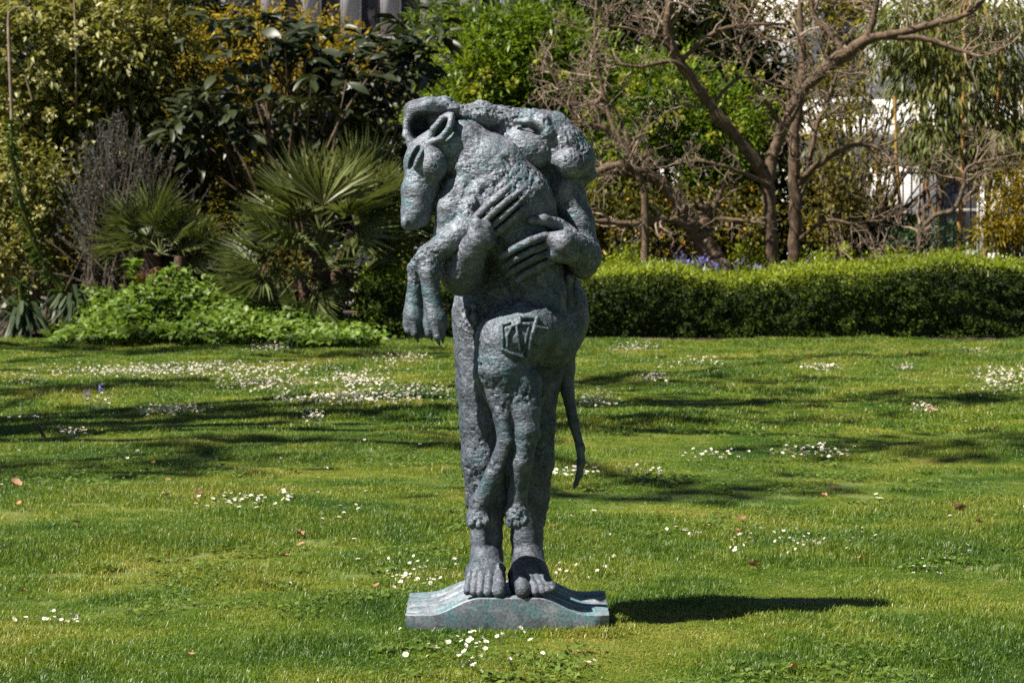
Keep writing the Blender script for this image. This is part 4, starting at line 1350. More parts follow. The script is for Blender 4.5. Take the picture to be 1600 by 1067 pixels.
# leaning echium with a long leafy stalk and a rosette of drooping leaves
mat_ech = leaf_mat('echium_leaves', [(0.1, (0.028, 0.055, 0.012)), (0.6, (0.06, 0.105, 0.02)), (1.0, (0.11, 0.16, 0.04))], .5, .25)
mat_echd = leaf_mat('echium_old_leaves', [(0.1, (0.016, 0.028, 0.012)), (0.6, (0.035, 0.052, 0.024)), (1.0, (0.09, 0.11, 0.06))], .5, .15)
def echium(label, nodes, n, Ln, Wd, seed, ros=60, rl=.5):
    rg = np.random.default_rng(seed)
    path = smooth_path(pxpath(nodes), 8)
    b = path[0, :3].copy(); b[2] = 0.02
    e = empty('tall_echium', tuple(b), label, 'plant')
    V, F = tube(path[:, :3], path[:, 3], 6)
    obj('stalk', mesh_np('stalk', V - b, F, True), mat_olive, e)
    t = rg.uniform(.12, 1, n) ** .8 * (len(path) - 1)
    i = np.minimum(t.astype(int), len(path) - 2)
    q = path[i, :3] + (path[i + 1, :3] - path[i, :3]) * (t - i)[:, None]
    tan = norm(path[i + 1, :3] - path[i, :3])
    d = tan * .35 + norm(rg.normal(0, 1, (n, 3)))
    s = 1.15 - .5 * t / len(path)
    V, F = leaves(q, d, np.tile([0, 0, 1.], (n, 1)) + rg.normal(0, .2, (n, 3)), Ln * s * rg.uniform(.7, 1.2, n), Wd * s, LEAF6)
    obj('stalk_leaves', mesh_np('stalk_leaves', V - b, F), mat_ech, e)
    if ros:
        a = rg.uniform(0, 6.28, ros)
        tw = []
        k0 = path[max(1, len(path) // 9), :3]
        for j in range(ros):
            d = np.array([math.cos(a[j]), math.sin(a[j]), rg.uniform(.0, .6)])
            L = rl * rg.uniform(.7, 1.2)
            c = k0 + np.array([0, 0, rg.uniform(-.1, .25)])
            pts = [c, c + d * L * .5 + [0, 0, .05], c + d * L * .85 + [0, 0, -.18 * L / .5], c + d * L * 1.0 + [0, 0, -.55 * L]]
            sd = norm(np.cross(d, [0, 0, 1.])) * .03
            Vv = np.array([pts[0] - sd * .5, pts[0] + sd * .5, pts[1] - sd, pts[1] + sd, pts[2] - sd * .8, pts[2] + sd * .8, pts[3], pts[3] + sd * .05])
            tw.append((Vv, np.array([(0, 1, 3, 2), (2, 3, 5, 4), (4, 5, 7, 6)])))
        V, F = merge(tw)
        V[:, 2] = np.maximum(V[:, 2], .02)
        obj('rosette', mesh_np('rosette', V - b, F), mat_echd, e)
echium('leaning leafy echium stalk with a drooping rosette at its foot', [(118, 512, 34.6, 5), (104, 470, 34.6, 5), (62, 400, 34.6, 5), (34, 320, 34.5, 4.5), (20, 250, 34.5, 4), (18, 190, 34.5, 2)], 420, .20, .026, 431)
echium('short dark echium rosette at the edge of the grass', [(35, 515, 34.5, 5), (34, 470, 34.5, 5), (30, 440, 34.5, 3)], 60, .25, .03, 432, 90, .55)

# ================================================================ the right border
def px_tree(label, limbs, twigs, seed, base, cat='tree', mat=None, name='bare_tree', group=None):
    """limbs: list of node lists in photo pixels; twigs: (number, length m, depth) per limb"""
    rg = np.random.default_rng(seed)
    e = empty(name, base, label, cat, group)
    b = np.array(base)
    tw = []
    ms = []
    for nodes, (n, L, dep) in zip(limbs, twigs):
        path = knobbly(smooth_path(pxpath(nodes), 7), rg, .07)
        ms.append(tube(path[:, :3], path[:, 3], 9))
        if n: side_twigs(path, rg, n, L, dep, .85, .18, .022, .28, .3, tw)
    V, F = merge(ms)
    obj('trunk', mesh_np('trunk', V - b, F, True), mat or mat_bark, e)
    if tw:
        V, F = twig_mesh(tw, 3)
        obj('crown', mesh_np('crown', V - b, F), mat_twig, e)
    return e
px_tree('forked bare tree with a thick arching limb behind the hedge', [
    [(1206, 522, 37.3, 11), (1206, 420, 37.3, 10.5), (1203, 330, 37.3, 10.5), (1200, 275, 37.3, 11)],
    [(1201, 285, 37.3, 10), (1170, 240, 37.2, 9.5), (1125, 185, 37.0, 9), (1085, 130, 36.9, 8.5), (1052, 80, 36.8, 8), (1042, 40, 36.7, 7), (1048, 0, 36.7, 6), (1052, -60, 36.7, 5)],
    [(1201, 285, 37.3, 10), (1210, 235, 37.3, 9.5), (1232, 185, 37.3, 10), (1260, 135, 37.3, 10.5), (1310, 92, 37.3, 10.5), (1355, 62, 37.2, 9)],
    [(1355, 62, 37.2, 7), (1365, 25, 37.2, 5.5), (1372, -10, 37.2, 4.5), (1380, -60, 37.2, 3)],
    [(1355, 62, 37.2, 8), (1405, 52, 37.1, 6.5), (1460, 38, 37.0, 5.5), (1515, 20, 36.9, 4.5), (1545, -10, 36.9, 3.5)],
    [(1380, 58, 37.2, 5.5), (1440, 60, 37.0, 4.5), (1490, 76, 36.9, 4), (1530, 86, 36.8, 3.5), (1570, 75, 36.8, 2.6)],
    [(1318, 85, 37.3, 5.5), (1300, 55, 37.4, 4.5), (1275, 30, 37.5, 4), (1265, -10, 37.5, 3)],
    [(1100, 148, 36.9, 4), (1060, 100, 36.6, 3.5), (1025, 100, 36.5, 3.2), (1000, 105, 36.4, 2.6), (960, 100, 36.3, 2)],
    [(1055, 80, 36.8, 4), (1020, 60, 36.6, 3), (980, 45, 36.5, 2.6), (930, 40, 36.4, 2)],
    [(1110, 165, 37, 3.5), (1160, 120, 37.2, 3), (1210, 135, 37.4, 2.6), (1260, 145, 37.6, 2)],
    [(1200, 290, 37.2, 4), (1160, 270, 36.8, 3.2), (1110, 255, 36.6, 2.6), (1060, 250, 36.5, 2)],
    [(1060, 100, 36.8, 4), (1110, 55, 36.9, 3.4), (1160, 40, 37, 3), (1230, 38, 37, 2.4)],
    [(1225, 200, 37.3, 4), (1190, 150, 37.0, 3.2), (1165, 110, 36.9, 2.6), (1150, 60, 36.9, 2)]],
    [(0, 0, 0), (11, 1.2, 3), (7, 1.1, 3), (7, 1.0, 3), (12, 1.1, 3), (9, .9, 3), (7, 1.0, 3), (8, .9, 3), (9, .9, 3), (8, .9, 3), (7, .8, 3), (9, .9, 3), (7, .8, 3)], 501, foot(1206, 37.3))
px_tree('slender bare tree standing just behind the forked tree', [
    [(1242, 522, 38.0, 12), (1242, 420, 38.0, 11), (1243, 330, 38, 9.5), (1241, 240, 38, 9), (1246, 170, 38, 8), (1255, 100, 38, 6), (1250, 20, 38, 4.5), (1255, -50, 38, 3)],
    [(1243, 290, 38, 6), (1275, 260, 37.8, 5), (1325, 230, 37.6, 4), (1365, 228, 37.5, 3.4), (1390, 250, 37.4, 2.8), (1400, 290, 37.4, 2)],
    [(1243, 330, 38, 5), (1262, 270, 38.2, 4), (1275, 200, 38.3, 3.6), (1292, 160, 38.4, 3), (1310, 110, 38.4, 2)],
    [(1243, 380, 38, 4), (1290, 345, 37.6, 3), (1340, 350, 37.4, 2.2), (1390, 330, 37.3, 1.6)]],
    [(10, .9, 3), (16, .8, 3), (12, .8, 3), (9, .7, 2)], 502, foot(1242, 38.0))
px_tree('gnarled leaning old trunk with cut stubs behind the hedge', [
    [(1135, 522, 36.7, 19), (1128, 440, 36.7, 18), (1112, 400, 36.7, 17), (1092, 370, 36.7, 14), (1070, 335, 36.6, 11), (1045, 300, 36.5, 9.5), (1010, 268, 36.4, 8.5), (965, 258, 36.3, 7.5), (925, 275, 36.2, 6), (905, 300, 36.1, 4)],
    [(1112, 400, 36.8, 12), (1104, 365, 36.8, 10), (1100, 335, 36.8, 12), (1098, 318, 36.8, 11)],
    [(1105, 345, 36.9, 6), (1118, 318, 36.9, 5), (1132, 285, 37, 4)],
    [(1100, 385, 36.7, 8), (1070, 352, 36.5, 6.5), (1035, 342, 36.4, 5.5), (985, 350, 36.3, 5), (930, 345, 36.2, 4), (880, 350, 36.1, 3)],
    [(1108, 340, 36.8, 4), (1160, 345, 36.7, 3), (1195, 350, 36.6, 2.6)],
    [(1030, 285, 36.5, 5), (990, 275, 36.5, 4.6), (940, 262, 36.4, 4), (905, 240, 36.4, 3)]],
    [(14, .8, 3), (0, 0, 0), (6, .6, 2), (16, .7, 2), (8, .5, 2), (12, .8, 3)], 503, foot(1135, 36.7))
px_tree('thin dark bare tree leaning beside the statue', [
    [(1008, 522, 36.3, 7), (1007, 420, 36.3, 6.5), (1008, 320, 36.3, 6), (1000, 280, 36.3, 6), (980, 235, 36.3, 5.5), (950, 205, 36.3, 4.5), (925, 195, 36.3, 3.5), (880, 190, 36.2, 2.5)],
    [(985, 240, 36.3, 4.5), (955, 190, 36.5, 3.8), (935, 110, 36.6, 3.2), (930, 40, 36.6, 2.6), (935, -20, 36.6, 2)],
    [(940, 150, 36.5, 3), (905, 190, 36.4, 2.5), (880, 150, 36.4, 2), (850, 90, 36.4, 1.6)],
    [(1000, 290, 36.3, 4), (960, 172, 36.8, 3), (910, 168, 36.9, 2.4), (870, 120, 36.9, 2)]],
    [(9, .9, 3), (11, .9, 3), (8, .8, 3), (9, .8, 3)], 504, foot(1008, 36.3), mat=mat_bark)
px_tree('small dark bare sapling with a bent arm behind the hedge', [
    [(1438, 522, 36.6, 5), (1437, 400, 36.6, 4.5), (1437, 350, 36.6, 4)],
    [(1437, 362, 36.6, 4), (1460, 338, 36.6, 4), (1490, 328, 36.6, 4), (1505, 295, 36.6, 3.2), (1512, 262, 36.6, 2.6), (1560, 248, 36.6, 1.8), (1600, 240, 36.5, 1.4)],
    [(1437, 405, 36.5, 4), (1400, 402, 36.2, 3.6), (1362, 404, 36.1, 3), (1330, 412, 36, 2)]],
    [(10, .6, 3), (20, .6, 3), (10, .5, 2)], 505, foot(1438, 36.6), mat=mat_darktwig)

shrub('spurge_shrub', 'fresh green shrub with lime flower heads behind the leaning bare tree', 'shrub', foot(1060, 40.5), [lobe(1030, 150, 40.5, 110, 75, .9), lobe(1130, 200, 40.5, 90, 90, .9), lobe(970, 230, 40.2, 80, 80, .8), lobe(1060, 270, 40.3, 110, 60, .8), lobe(800, 110, 41, 120, 90, .9), lobe(900, 130, 40.8, 80, 90, .9)], 1150, 14, .19, .17, .042, mat_green, 601, droop=.05, spread=.7, nst=22)
flower_heads('spurge_shrub', [(1072, 88), (985, 140), (1048, 128), (996, 126), (1100, 130), (1040, 185), (1060, 182), (1020, 200), (965, 175), (1185, 120), (1140, 110), (975, 125), (1150, 200), (1110, 215), (1000, 235), (960, 240), (920, 180), (880, 120), (800, 130), (760, 115), (745, 140), (840, 90)], 39.5, .10, mat_limehead, 'flower_head', 602)
shrub('spurge_shrub', 'fresh green leafy shrub behind the top of the statue', 'shrub', foot(740, 40.8), [lobe(740, 120, 40.8, 90, 80, .8), lobe(690, 200, 40.4, 70, 80, .7), lobe(830, 60, 41.2, 100, 60, .8), lobe(700, 45, 41.5, 60, 50, .6)], 760, 13, .19, .16, .042, mat_green, 603, nst=16)
shrub('berry_shrub', 'dull olive shrub dotted with small orange fruit behind the gnarled trunk', 'shrub', foot(1020, 39.4), [lobe(960, 340, 39.4, 90, 70, .7), lobe(1060, 350, 39.4, 110, 65, .7), lobe(1150, 350, 39.6, 80, 60, .7), lobe(860, 340, 39.3, 80, 90, .6)], 700, 12, .19, .11, .04, mat_olive, 604, droop=.2, nst=20)
rgf = np.random.default_rng(605)
flower_heads('berry_shrub', [(x + rgf.normal(0, 3), y + rgf.normal(0, 3)) for x, y in [(1020, 318), (1046, 314), (1052, 326), (1056, 340), (1063, 382), (1043, 392), (1175, 298), (1130, 325), (1135, 345), (972, 355), (1002, 352), (1033, 368), (955, 365), (1108, 340), (1165, 362), (985, 310), (945, 395), (1190, 330)]], 38.5, .045, mat_orange, 'fruit_cluster', 606, 9)
shrub('dark_evergreen_shrub', 'dark evergreen shrub in deep shade behind the forked tree', 'shrub', foot(1160, 41.5), [lobe(1130, 360, 41.5, 130, 80, .7), lobe(1250, 340, 41.5, 110, 80, .7), lobe(1350, 370, 41.5, 90, 50, .7), lobe(930, 330, 41.5, 120, 100, .7), lobe(800, 300, 41.5, 130, 120, .7)], 1100, 12, .28, .20, .08, mat_dark, 606, LEAF6, nst=16)
shrub('dark_evergreen_tree', 'dark evergreen tree behind the green shrub and bare branches', 'tree', foot(1130, 45.5), [lobe(1120, 110, 45.5, 100, 110, 1), lobe(1000, 60, 45.5, 110, 80, 1), lobe(860, 120, 45.5, 110, 120, 1), lobe(1190, 200, 45.5, 60, 90, .8)], 900, 12, .34, .25, .09, mat_dark, 607, LEAF6, nst=16, r0=.06, part='crown', stem='trunk')
shrub('rusty_shrub', 'sparse olive and rust-leaved shrub between the slender tree and yellow canes', 'shrub', foot(1330, 40), [lobe(1330, 240, 40, 75, 100, .8), lobe(1300, 330, 40, 70, 50, .6), lobe(1290, 150, 40.5, 60, 60, .6)], 480, 10, .22, .10, .04, mat_rust, 608, droop=.2, nst=40, r0=.014, stem_mat=mat_twig)
def cane_clump():
    rg = np.random.default_rng(609)
    b = np.array(foot(1480, 42.5))
    e = empty('drooping_cane_clump', tuple(b), 'tall clump of yellow canes with drooping narrow leaves at the railings', 'bamboo')
    lob = [lobe(1470, 120, 42.5, 95, 110, 1), lobe(1560, 130, 42.8, 80, 130, 1), lobe(1420, 60, 42.6, 70, 70, .8), lobe(1540, 30, 42.6, 90, 60, .8), lobe(1450, 220, 42.3, 60, 50, .7), lobe(1550, 230, 42.3, 60, 60, .7)]
    (V, F), C = foliage(lob, 900, 15, rg, .26, .21, .036, LEAF4, 1.0, .55, .15)
    obj('foliage', mesh_np('foliage', V - b, F), mat_willow, e)
    for nodes in ([(1500, 530, 42, 4.5), (1500, 350, 42, 4.2), (1505, 180, 42, 3.8), (1508, 20, 42, 3), (1510, -40, 42, 2)],
                  [(1405, 530, 41.6, 3.6), (1392, 400, 41.6, 3.4), (1374, 290, 41.6, 3), (1360, 200, 41.6, 2.4)],
                  [(1415, 530, 41.8, 3.6), (1410, 370, 41.8, 3.4), (1402, 270, 41.8, 3), (1398, 150, 41.8, 2.2)],
                  [(1480, 530, 42.2, 3.4), (1472, 380, 42.2, 3.2), (1450, 300, 42.2, 2.6), (1430, 180, 42.2, 2)],
                  [(1538, 530, 42.1, 3.4), (1540, 370, 42.1, 3.2), (1550, 260, 42.1, 2.8), (1562, 110, 42.1, 2.4), (1565, 60, 42.1, 2)],
                  [(1365, 530, 42.1, 4.5), (1368, 380, 42, 4.2), (1385, 330, 42, 3.5), (1400, 310, 42, 3)],
                  [(1465, 530, 43, 5), (1470, 260, 43, 4.5), (1468, 60, 43, 4)], [(1440, 530, 43, 3.5), (1445, 250, 43, 3.2), (1440, 60, 43, 3)], [(1590, 530, 43, 4), (1588, 200, 43, 3.5), (1580, 40, 43, 3)]):
        path = knobbly(smooth_path(pxpath(nodes), 6), rg, .04)
        V, F = tube(path[:, :3], path[:, 3], 7)
        obj('cane', mesh_np('cane', V - b, F, True), mat_cane if nodes[0][2] < 42.9 else mat_bark, e)
cane_clump()
shrub('golden_shrub', 'golden feathery shrub at the end of the hedge', 'shrub', foot(1600, 36.9), [lobe(1590, 335, 36.9, 60, 50, .5), lobe(1615, 295, 37.0, 50, 40, .5), lobe(1570, 360, 36.8, 50, 25, .4)], 420, 12, .13, .12, .026, mat_gold, 610, droop=.15, nst=14)
shrub('blue_green_bush', 'low blue-green leafy plant behind the small sapling', 'bush', foot(1465, 38.2), [lobe(1465, 375, 38.2, 45, 25, .4), lobe(1410, 385, 38.2, 30, 20, .4)], 120, 9, .12, .10, .05, leaf_mat('blue_green', [(0.1, (0.04, 0.08, 0.04)), (1.0, (0.13, 0.20, 0.11))]), 611, LEAF6, nst=6)
# bluebells behind the hedge
def bluebells():
    rg = np.random.default_rng(612)
    for px, py in ((1060, 410), (1066, 402), (1072, 414), (1082, 406), (1090, 412), (1096, 402), (1100, 416), (1106, 408), (1118, 414), (1128, 418), (1046, 412), (1154, 412), (1182, 412), (1000, 414), (1222, 414), (1262, 414)):
        Y = 36.25 + rg.uniform(0, .2)
        t = np.array(P(px, py, Y)); b = np.array([t[0], Y, .02])
        e = empty('bluebell', tuple(b), 'violet-blue bluebell spike flowering behind the hedge by the gnarled trunk' if px < 1140 else 'single violet-blue bluebell spike near the twin trunks behind the hedge', 'flower', 'bluebells by the gnarled trunk' if px < 1140 else 'bluebells near the twin trunks')
        V, F = tube([b, t], [.008, .005], 4)
        obj('stem', mesh_np('stem', V - b, F), mat_cover, e)
        n = 26
        p = t + np.stack([rg.normal(0, .045, n), rg.normal(0, .045, n), rg.uniform(-.22, .06, n)], 1)
        V, F = leaves(p, norm(rg.normal(0, 1, (n, 3))) + np.array([0, 0, -.5]), rg.normal(0, 1, (n, 3)), .065, .045)
        obj('bells', mesh_np('bells', V - b, F), mat_blue, e)
bluebells()

# dark evergreen screens closing the garden off from the street
shrub('evergreen_screen', 'dense dark evergreen screen closing the border behind the palms', 'hedge', foot(350, 46.2), [(x, 46.2, .9, 1.3, .5, 1.3) for x in np.arange(-26, 1.5, 1.9)], 1500, 11, .35, .24, .10, mat_dark, 620, LEAF6, nst=12)
shrub('olive_tree', 'airy yellow-green tree in front of the white terrace', 'tree', foot(1340, 45.5), [lobe(1300, 60, 45.5, 130, 90, .9), lobe(1230, 10, 45.5, 90, 60, .9), lobe(1420, 30, 45.5, 120, 60, .9), lobe(1520, 190, 45.8, 100, 110, .9)], 360, 10, .3, .17, .065, mat_rust, 621, LEAF6, nst=40, r0=.03, part='crown', stem='trunk')

shrub('dark_evergreen_tree', 'dark evergreen tree past the pale shrub outside the view', 'tree', (-12.5, 40, 0.02), [(-12, 40, 2.2, 2.2, 1.5, 2.2), (-15, 41, 2.6, 2.4, 1.5, 2.6), (-18.5, 41, 2.4, 2.4, 1.5, 2.4), (-12.5, 38, 1.0, 2.0, 1.2, 1.1)], 900, 10, .4, .28, .12, mat_dark, 630, LEAF6, nst=16, r0=.06, part='crown', stem='trunk')
shrub('olive_shrub', 'tall olive shrub past the golden shrub outside the view', 'shrub', (12.5, 39.5, 0.02), [(11.5, 39.5, 1.8, 1.8, 1.4, 1.9), (14.5, 40, 2.4, 2.2, 1.5, 2.4), (18, 40, 2.2, 2.2, 1.5, 2.3)], 800, 10, .35, .2, .08, mat_olive, 631, LEAF6, nst=16, r0=.05)
# ================================================================ street, railings and buildings behind the garden
def flat_mat(name, c, rough=0.8, var=0.15, scale=2.0):
    m, nt, b = new_mat(name)
    geo = nt.nodes.new('ShaderNodeNewGeometry')
    n = noise_tex(nt, scale, 5.0, 0.6, geo.outputs['Position'])
    r = ramp(nt, [(0.3, tuple(x * (1 - var) for x in c)), (0.7, tuple(min(1, x * (1 + var)) for x in c))])
    nt.links.new(n.outputs['Fac'], r.inputs['Fac']); nt.links.new(r.outputs['Color'], b.inputs['Base Color'])
    b.inputs['Roughness'].default_value = rough
    return m
mat_asph = flat_mat('asphalt', (0.05, 0.05, 0.052), .9)
mat_pave = flat_mat('paving', (0.30, 0.28, 0.26), .9)
mat_white = flat_mat('white_stucco', (0.58, 0.555, 0.545), .7, .06, .8)
mat_stone = flat_mat('grey_stone', (0.26, 0.24, 0.265), .8, .12, 1.2)
mat_trim = flat_mat('pale_stone', (0.38, 0.35, 0.365), .75, .08, 1.5)
mat_glass, _nt, _b = new_mat('window_glass')
_b.inputs['Base Color'].default_value = (0.02, 0.022, 0.035, 1); _b.inputs['Roughness'].default_value = .12
mat_iron, _nt, _b = new_mat('black_iron')
_b.inputs['Base Color'].default_value = (0.012, 0.012, 0.013, 1); _b.inputs['Roughness'].default_value = .5
def bx(lo, hi):
    x0, y0, z0 = lo; x1, y1, z1 = hi
    V = np.array([(x0, y0, z0), (x1, y0, z0), (x1, y1, z0), (x0, y1, z0), (x0, y0, z1), (x1, y0, z1), (x1, y1, z1), (x0, y1, z1)], float)
    F = np.array([(0, 3, 2, 1), (4, 5, 6, 7), (0, 1, 5, 4), (1, 2, 6, 5), (2, 3, 7, 6), (3, 0, 4, 7)])
    return V, F
def boxobj(name, boxes, mat, parent=None, loc=(0, 0, 0)):
    V, F = merge([bx(*b) for b in boxes])
    return obj(name, mesh_np(name, V - np.array(loc), F), mat, parent, None if parent else loc)
boxobj('pavement', [((-40, 47.6, -.1), (40, 50.2, .12))], mat_pave)['kind'] = 'structure'
boxobj('road', [((-40, 50.2, -.1), (40, 57, .006))], mat_asph)['kind'] = 'structure'
boxobj('far_pavement', [((-40, 57, -.1), (40, 60, .12))], mat_pave)['kind'] = 'structure'
# iron railings
def railings():
    Y = 47.2
    e = empty('railings', (P(1300, 400, Y).x, Y, 0), 'black iron railings along the street beyond the yellow canes', 'railings')
    b = np.array(e.location)
    zt = P(1400, 258, Y).z
    x0, x1 = P(1120, 300, Y).x, P(1700, 300, Y).x
    boxobj('rail', [((x0, Y - .02, zt - .18), (x1, Y + .02, zt - .13))], mat_iron, e, tuple(b))
    boxobj('rail', [((x0, Y - .02, .25), (x1, Y + .02, .30))], mat_iron, e, tuple(b))
    V, F = bx((-.014, -.014, .05), (.014, .014, zt - .06))
    tipV = np.array([(-.025, -.025, zt - .06), (.025, -.025, zt - .06), (.025, .025, zt - .06), (-.025, .025, zt - .06), (0, 0, zt + .06)])
    F2 = np.array([(0, 1, 4, 4), (1, 2, 4, 4), (2, 3, 4, 4), (3, 0, 4, 4)])
    me = mesh_np('bar', np.vstack([V, tipV]), [tuple(f) for f in F] + [tuple(int(v) + 8 for v in f[:3]) for f in F2])
    me.materials.append(mat_iron)
    x = x0
    while x < x1:
        obj('bar', me, None, e, (x - b[0], 0, 0))
        x += .165
railings()
def building(name, label, x0, x1, Y, H, wall, trim, wins, bands, depth=9.0):
    """facade with real window openings: wall strips between and around the lights"""
    e = empty(name, ((x0 + x1) / 2, Y, 0), label, 'building')
    b = tuple(e.location)
    # cut the facade into cells; cells inside a window stay open
    xs_ = sorted(set([x0, x1] + [w[0] for w in wins] + [w[1] for w in wins]))
    zs_ = sorted(set([0, H] + [w[2] for w in wins] + [w[3] for w in wins]))
    boxes = []
    for zi in range(len(zs_) - 1):
        run = None
        for xi in range(len(xs_) - 1):
            xm, zm = (xs_[xi] + xs_[xi + 1]) / 2, (zs_[zi] + zs_[zi + 1]) / 2
            hole = any(w[0] < xm < w[1] and w[2] < zm < w[3] for w in wins)
            if hole:
                if run: boxes.append(run); run = None
            else:
                run = (run[0], (xs_[xi + 1], Y + .35, zs_[zi + 1])) if run else ((xs_[xi], Y, zs_[zi]), (xs_[xi + 1], Y + .35, zs_[zi + 1]))
        if run: boxes.append(run)
    boxobj('wall', boxes, wall, e, b)
    boxobj('rear_wall', [((x0 + .02, Y + .9, 0), (x1 - .02, Y + depth, H))], wall, e, b)
    boxobj('roof', [((x0 - .15, Y - .25, H), (x1 + .15, Y + depth, H + .35))], trim, e, b)
    for z, h, pr in bands:
        boxobj('string_course', [((x0 - .03, Y - pr, z), (x1 + .03, Y + .002, z + h))], trim, e, b)
    for (a, c, z0, z1) in wins:
        w = boxobj('window', [((a, Y + .18, z0), (a + .06, Y + .26, z1)), ((c - .06, Y + .18, z0), (c, Y + .26, z1)), ((a + .06, Y + .18, z1 - .07), (c - .06, Y + .26, z1)),
                              ((a + .06, Y + .18, z0), (c - .06, Y + .26, z0 + .07)), ((a + .06, Y + .185, (z0 + z1) / 2 - .03), (c - .06, Y + .255, (z0 + z1) / 2 + .03))], mat_white, e, b)
        g = boxobj('pane', [((a + .05, Y + .21, z0 + .05), (c - .05, Y + .225, z1 - .05))], mat_glass, w, b)
        s = boxobj('sill', [((a - .08, Y - .08, z0 - .12), (c + .08, Y + .10, z0 - .001))], trim, w, b)
# grey stone terrace with narrow lights, left; white stucco terrace, right
YB = 62.0
wl = []
for x in np.arange(-33.5, 2.6, 1.02):
    z0 = P(0, 58, YB).z
    wl.append((x, x + .62, z0, z0 + 3.0)); 
for x in np.arange(-33.2, 2.2, 2.04):
    wl.append((x, x + 1.2, 1.2, 3.9))
building('stone_terrace', 'grey stone terrace with narrow dark windows behind the garden', -34.5, 3.4, YB, 11.5, mat_stone, mat_trim, wl, [(4.6, .25, .12), (10.6, .3, .2)])
wr = []
for x in np.arange(5.0, 33, 2.9):
    wr.append((x, x + 1.15, 1.0, 3.2)); wr.append((x, x + 1.15, 4.9, 7.6)); wr.append((x, x + 1.1, 8.7, 10.6))
building('stucco_terrace', 'white stucco terrace seen through the branches and yellow canes', 3.45, 35, YB - .3, 12, mat_white, mat_white, wr, [(3.9, .35, .18), (8.1, .2, .12), (11.2, .4, .3)])

# ================================================================ broad trees outside the picture that dapple the lawn
def shade_tree(label, base, lobes, seed, n_clump, per=9):
    rg = np.random.default_rng(seed)
    b = np.array(base, float)
    e = empty('shade_tree', base, label, 'tree', 'tall trees round the lawn')
    (V, F), C = foliage(lobes, n_clump, per, rg, .55, .30, .22, LEAF4, .2, .9, .0)
    obj('crown', mesh_np('crown', V - b, F), mat_shade, e)
    top = np.mean([l[:3] for l in lobes], 0)
    main = smooth_path([np.append(b, .32), np.append(b + (0.1, 0.1, 2.5), .26), np.append(b * .7 + top * .3 + (0, 0, top[2] * .35), .2)], 6)
    ms = [tube(main[:, :3], main[:, 3], 10)]
    for l in lobes:
        lp = smooth_path([main[-4], np.append(main[-1, :3] * .5 + np.array(l[:3]) * .5 + (0, 0, .5), .11), np.append(l[:3], .05)], 5)
        ms.append(tube(lp[:, :3], lp[:, 3], 7))
    V, F = merge(ms)
    obj('trunk', mesh_np('trunk', V - b, F, True), mat_bark, e)
kx, ky = math.cos(SUN_AZ) / math.tan(SUN_EL), math.sin(SUN_AZ) / math.tan(SUN_EL)
def over(px, py, h, rx, ry, rz=1.0):
    """crown lobe at height h whose shade falls at the ground seen at (px, py)"""
    g = ground_at(px, py)
    return (g.x + kx * h, g.y + ky * h, h, rx, ry, rz)
shade_tree('broad leafy tree beyond the left edge of the lawn', (-14, 9, 0), [over(120, 612, 16, 1.9, .8), over(420, 650, 16.5, 2.3, .7), over(100, 735, 15.5, 1.2, .7), over(350, 742, 16, 1.0, .5), over(560, 700, 16, 1.2, .4)], 701, 70)
shade_tree('tall leafy tree by the lawn in front of the border', (-19, 17, 0), [over(60, 545, 17, 2.4, 1.0), over(330, 548, 17, 2.4, .9), over(600, 560, 17, 1.6, 1.0)], 702, 75)
shade_tree('tall leafy tree overhanging the far lawn', (-10.5, 16, 0), [over(1000, 605, 16.5, 2.0, .9), over(1250, 635, 16.5, 2.4, .9), over(1480, 625, 16.5, 1.8, .8), over(1100, 668, 16, 1.8, .7), over(1500, 700, 16, 1.2, .6), over(1050, 770, 15.5, 1.1, .4), over(1330, 560, 17, 2.0, .8)], 703, 115)
# leafy trees added out of view round the lawn to block open sky
def sky_block_tree(label, base, r, h, seed):
    rg = np.random.default_rng(seed)
    b = np.array(base, float)
    e = empty('sky_block_tree', base, label, 'tree', 'tall trees round the lawn')
    lob = [(b[0] + rg.normal(0, r * .35), b[1] + rg.normal(0, r * .35), h * (.45 + .45 * k / 5), r * rg.uniform(.6, .95), r * rg.uniform(.6, .95), h * .2) for k in range(6)]
    (V, F), C = foliage(lob, 640, 8, rg, .9, .62, .48, LEAF4, .2, .9, .35)
    obj('crown', mesh_np('crown', V - b, F), mat_shade, e)
    st = [smooth_path([np.append(b, .35), np.append(b + (0, 0, h * .3), .28), np.append(l[:3], .08)], 5) for l in lob]
    V, F = twig_mesh(st, 8)
    obj('trunk', mesh_np('trunk', V - b, F, True), mat_bark, e)
for lab, base, r, h, sd in (('added sky-blocking tree behind the photographer', (3.0, -5, 0), 5.2, 17, 711), ('added sky-blocking tree on the sunless side of the lawn', (9.0, 5, 0), 5.4, 17, 712), ('added sky-blocking tree beside the lawn past the statue shadow', (10.5, 14, 0), 5.4, 17, 713),
                            ('added sky-blocking tree near the hedge end', (15, 24, 0), 5.5, 18, 714), ('added sky-blocking tree farther behind the photographer', (-5, -10, 0), 3.6, 12, 715)):
    sky_block_tree(lab, base, r, h, sd)
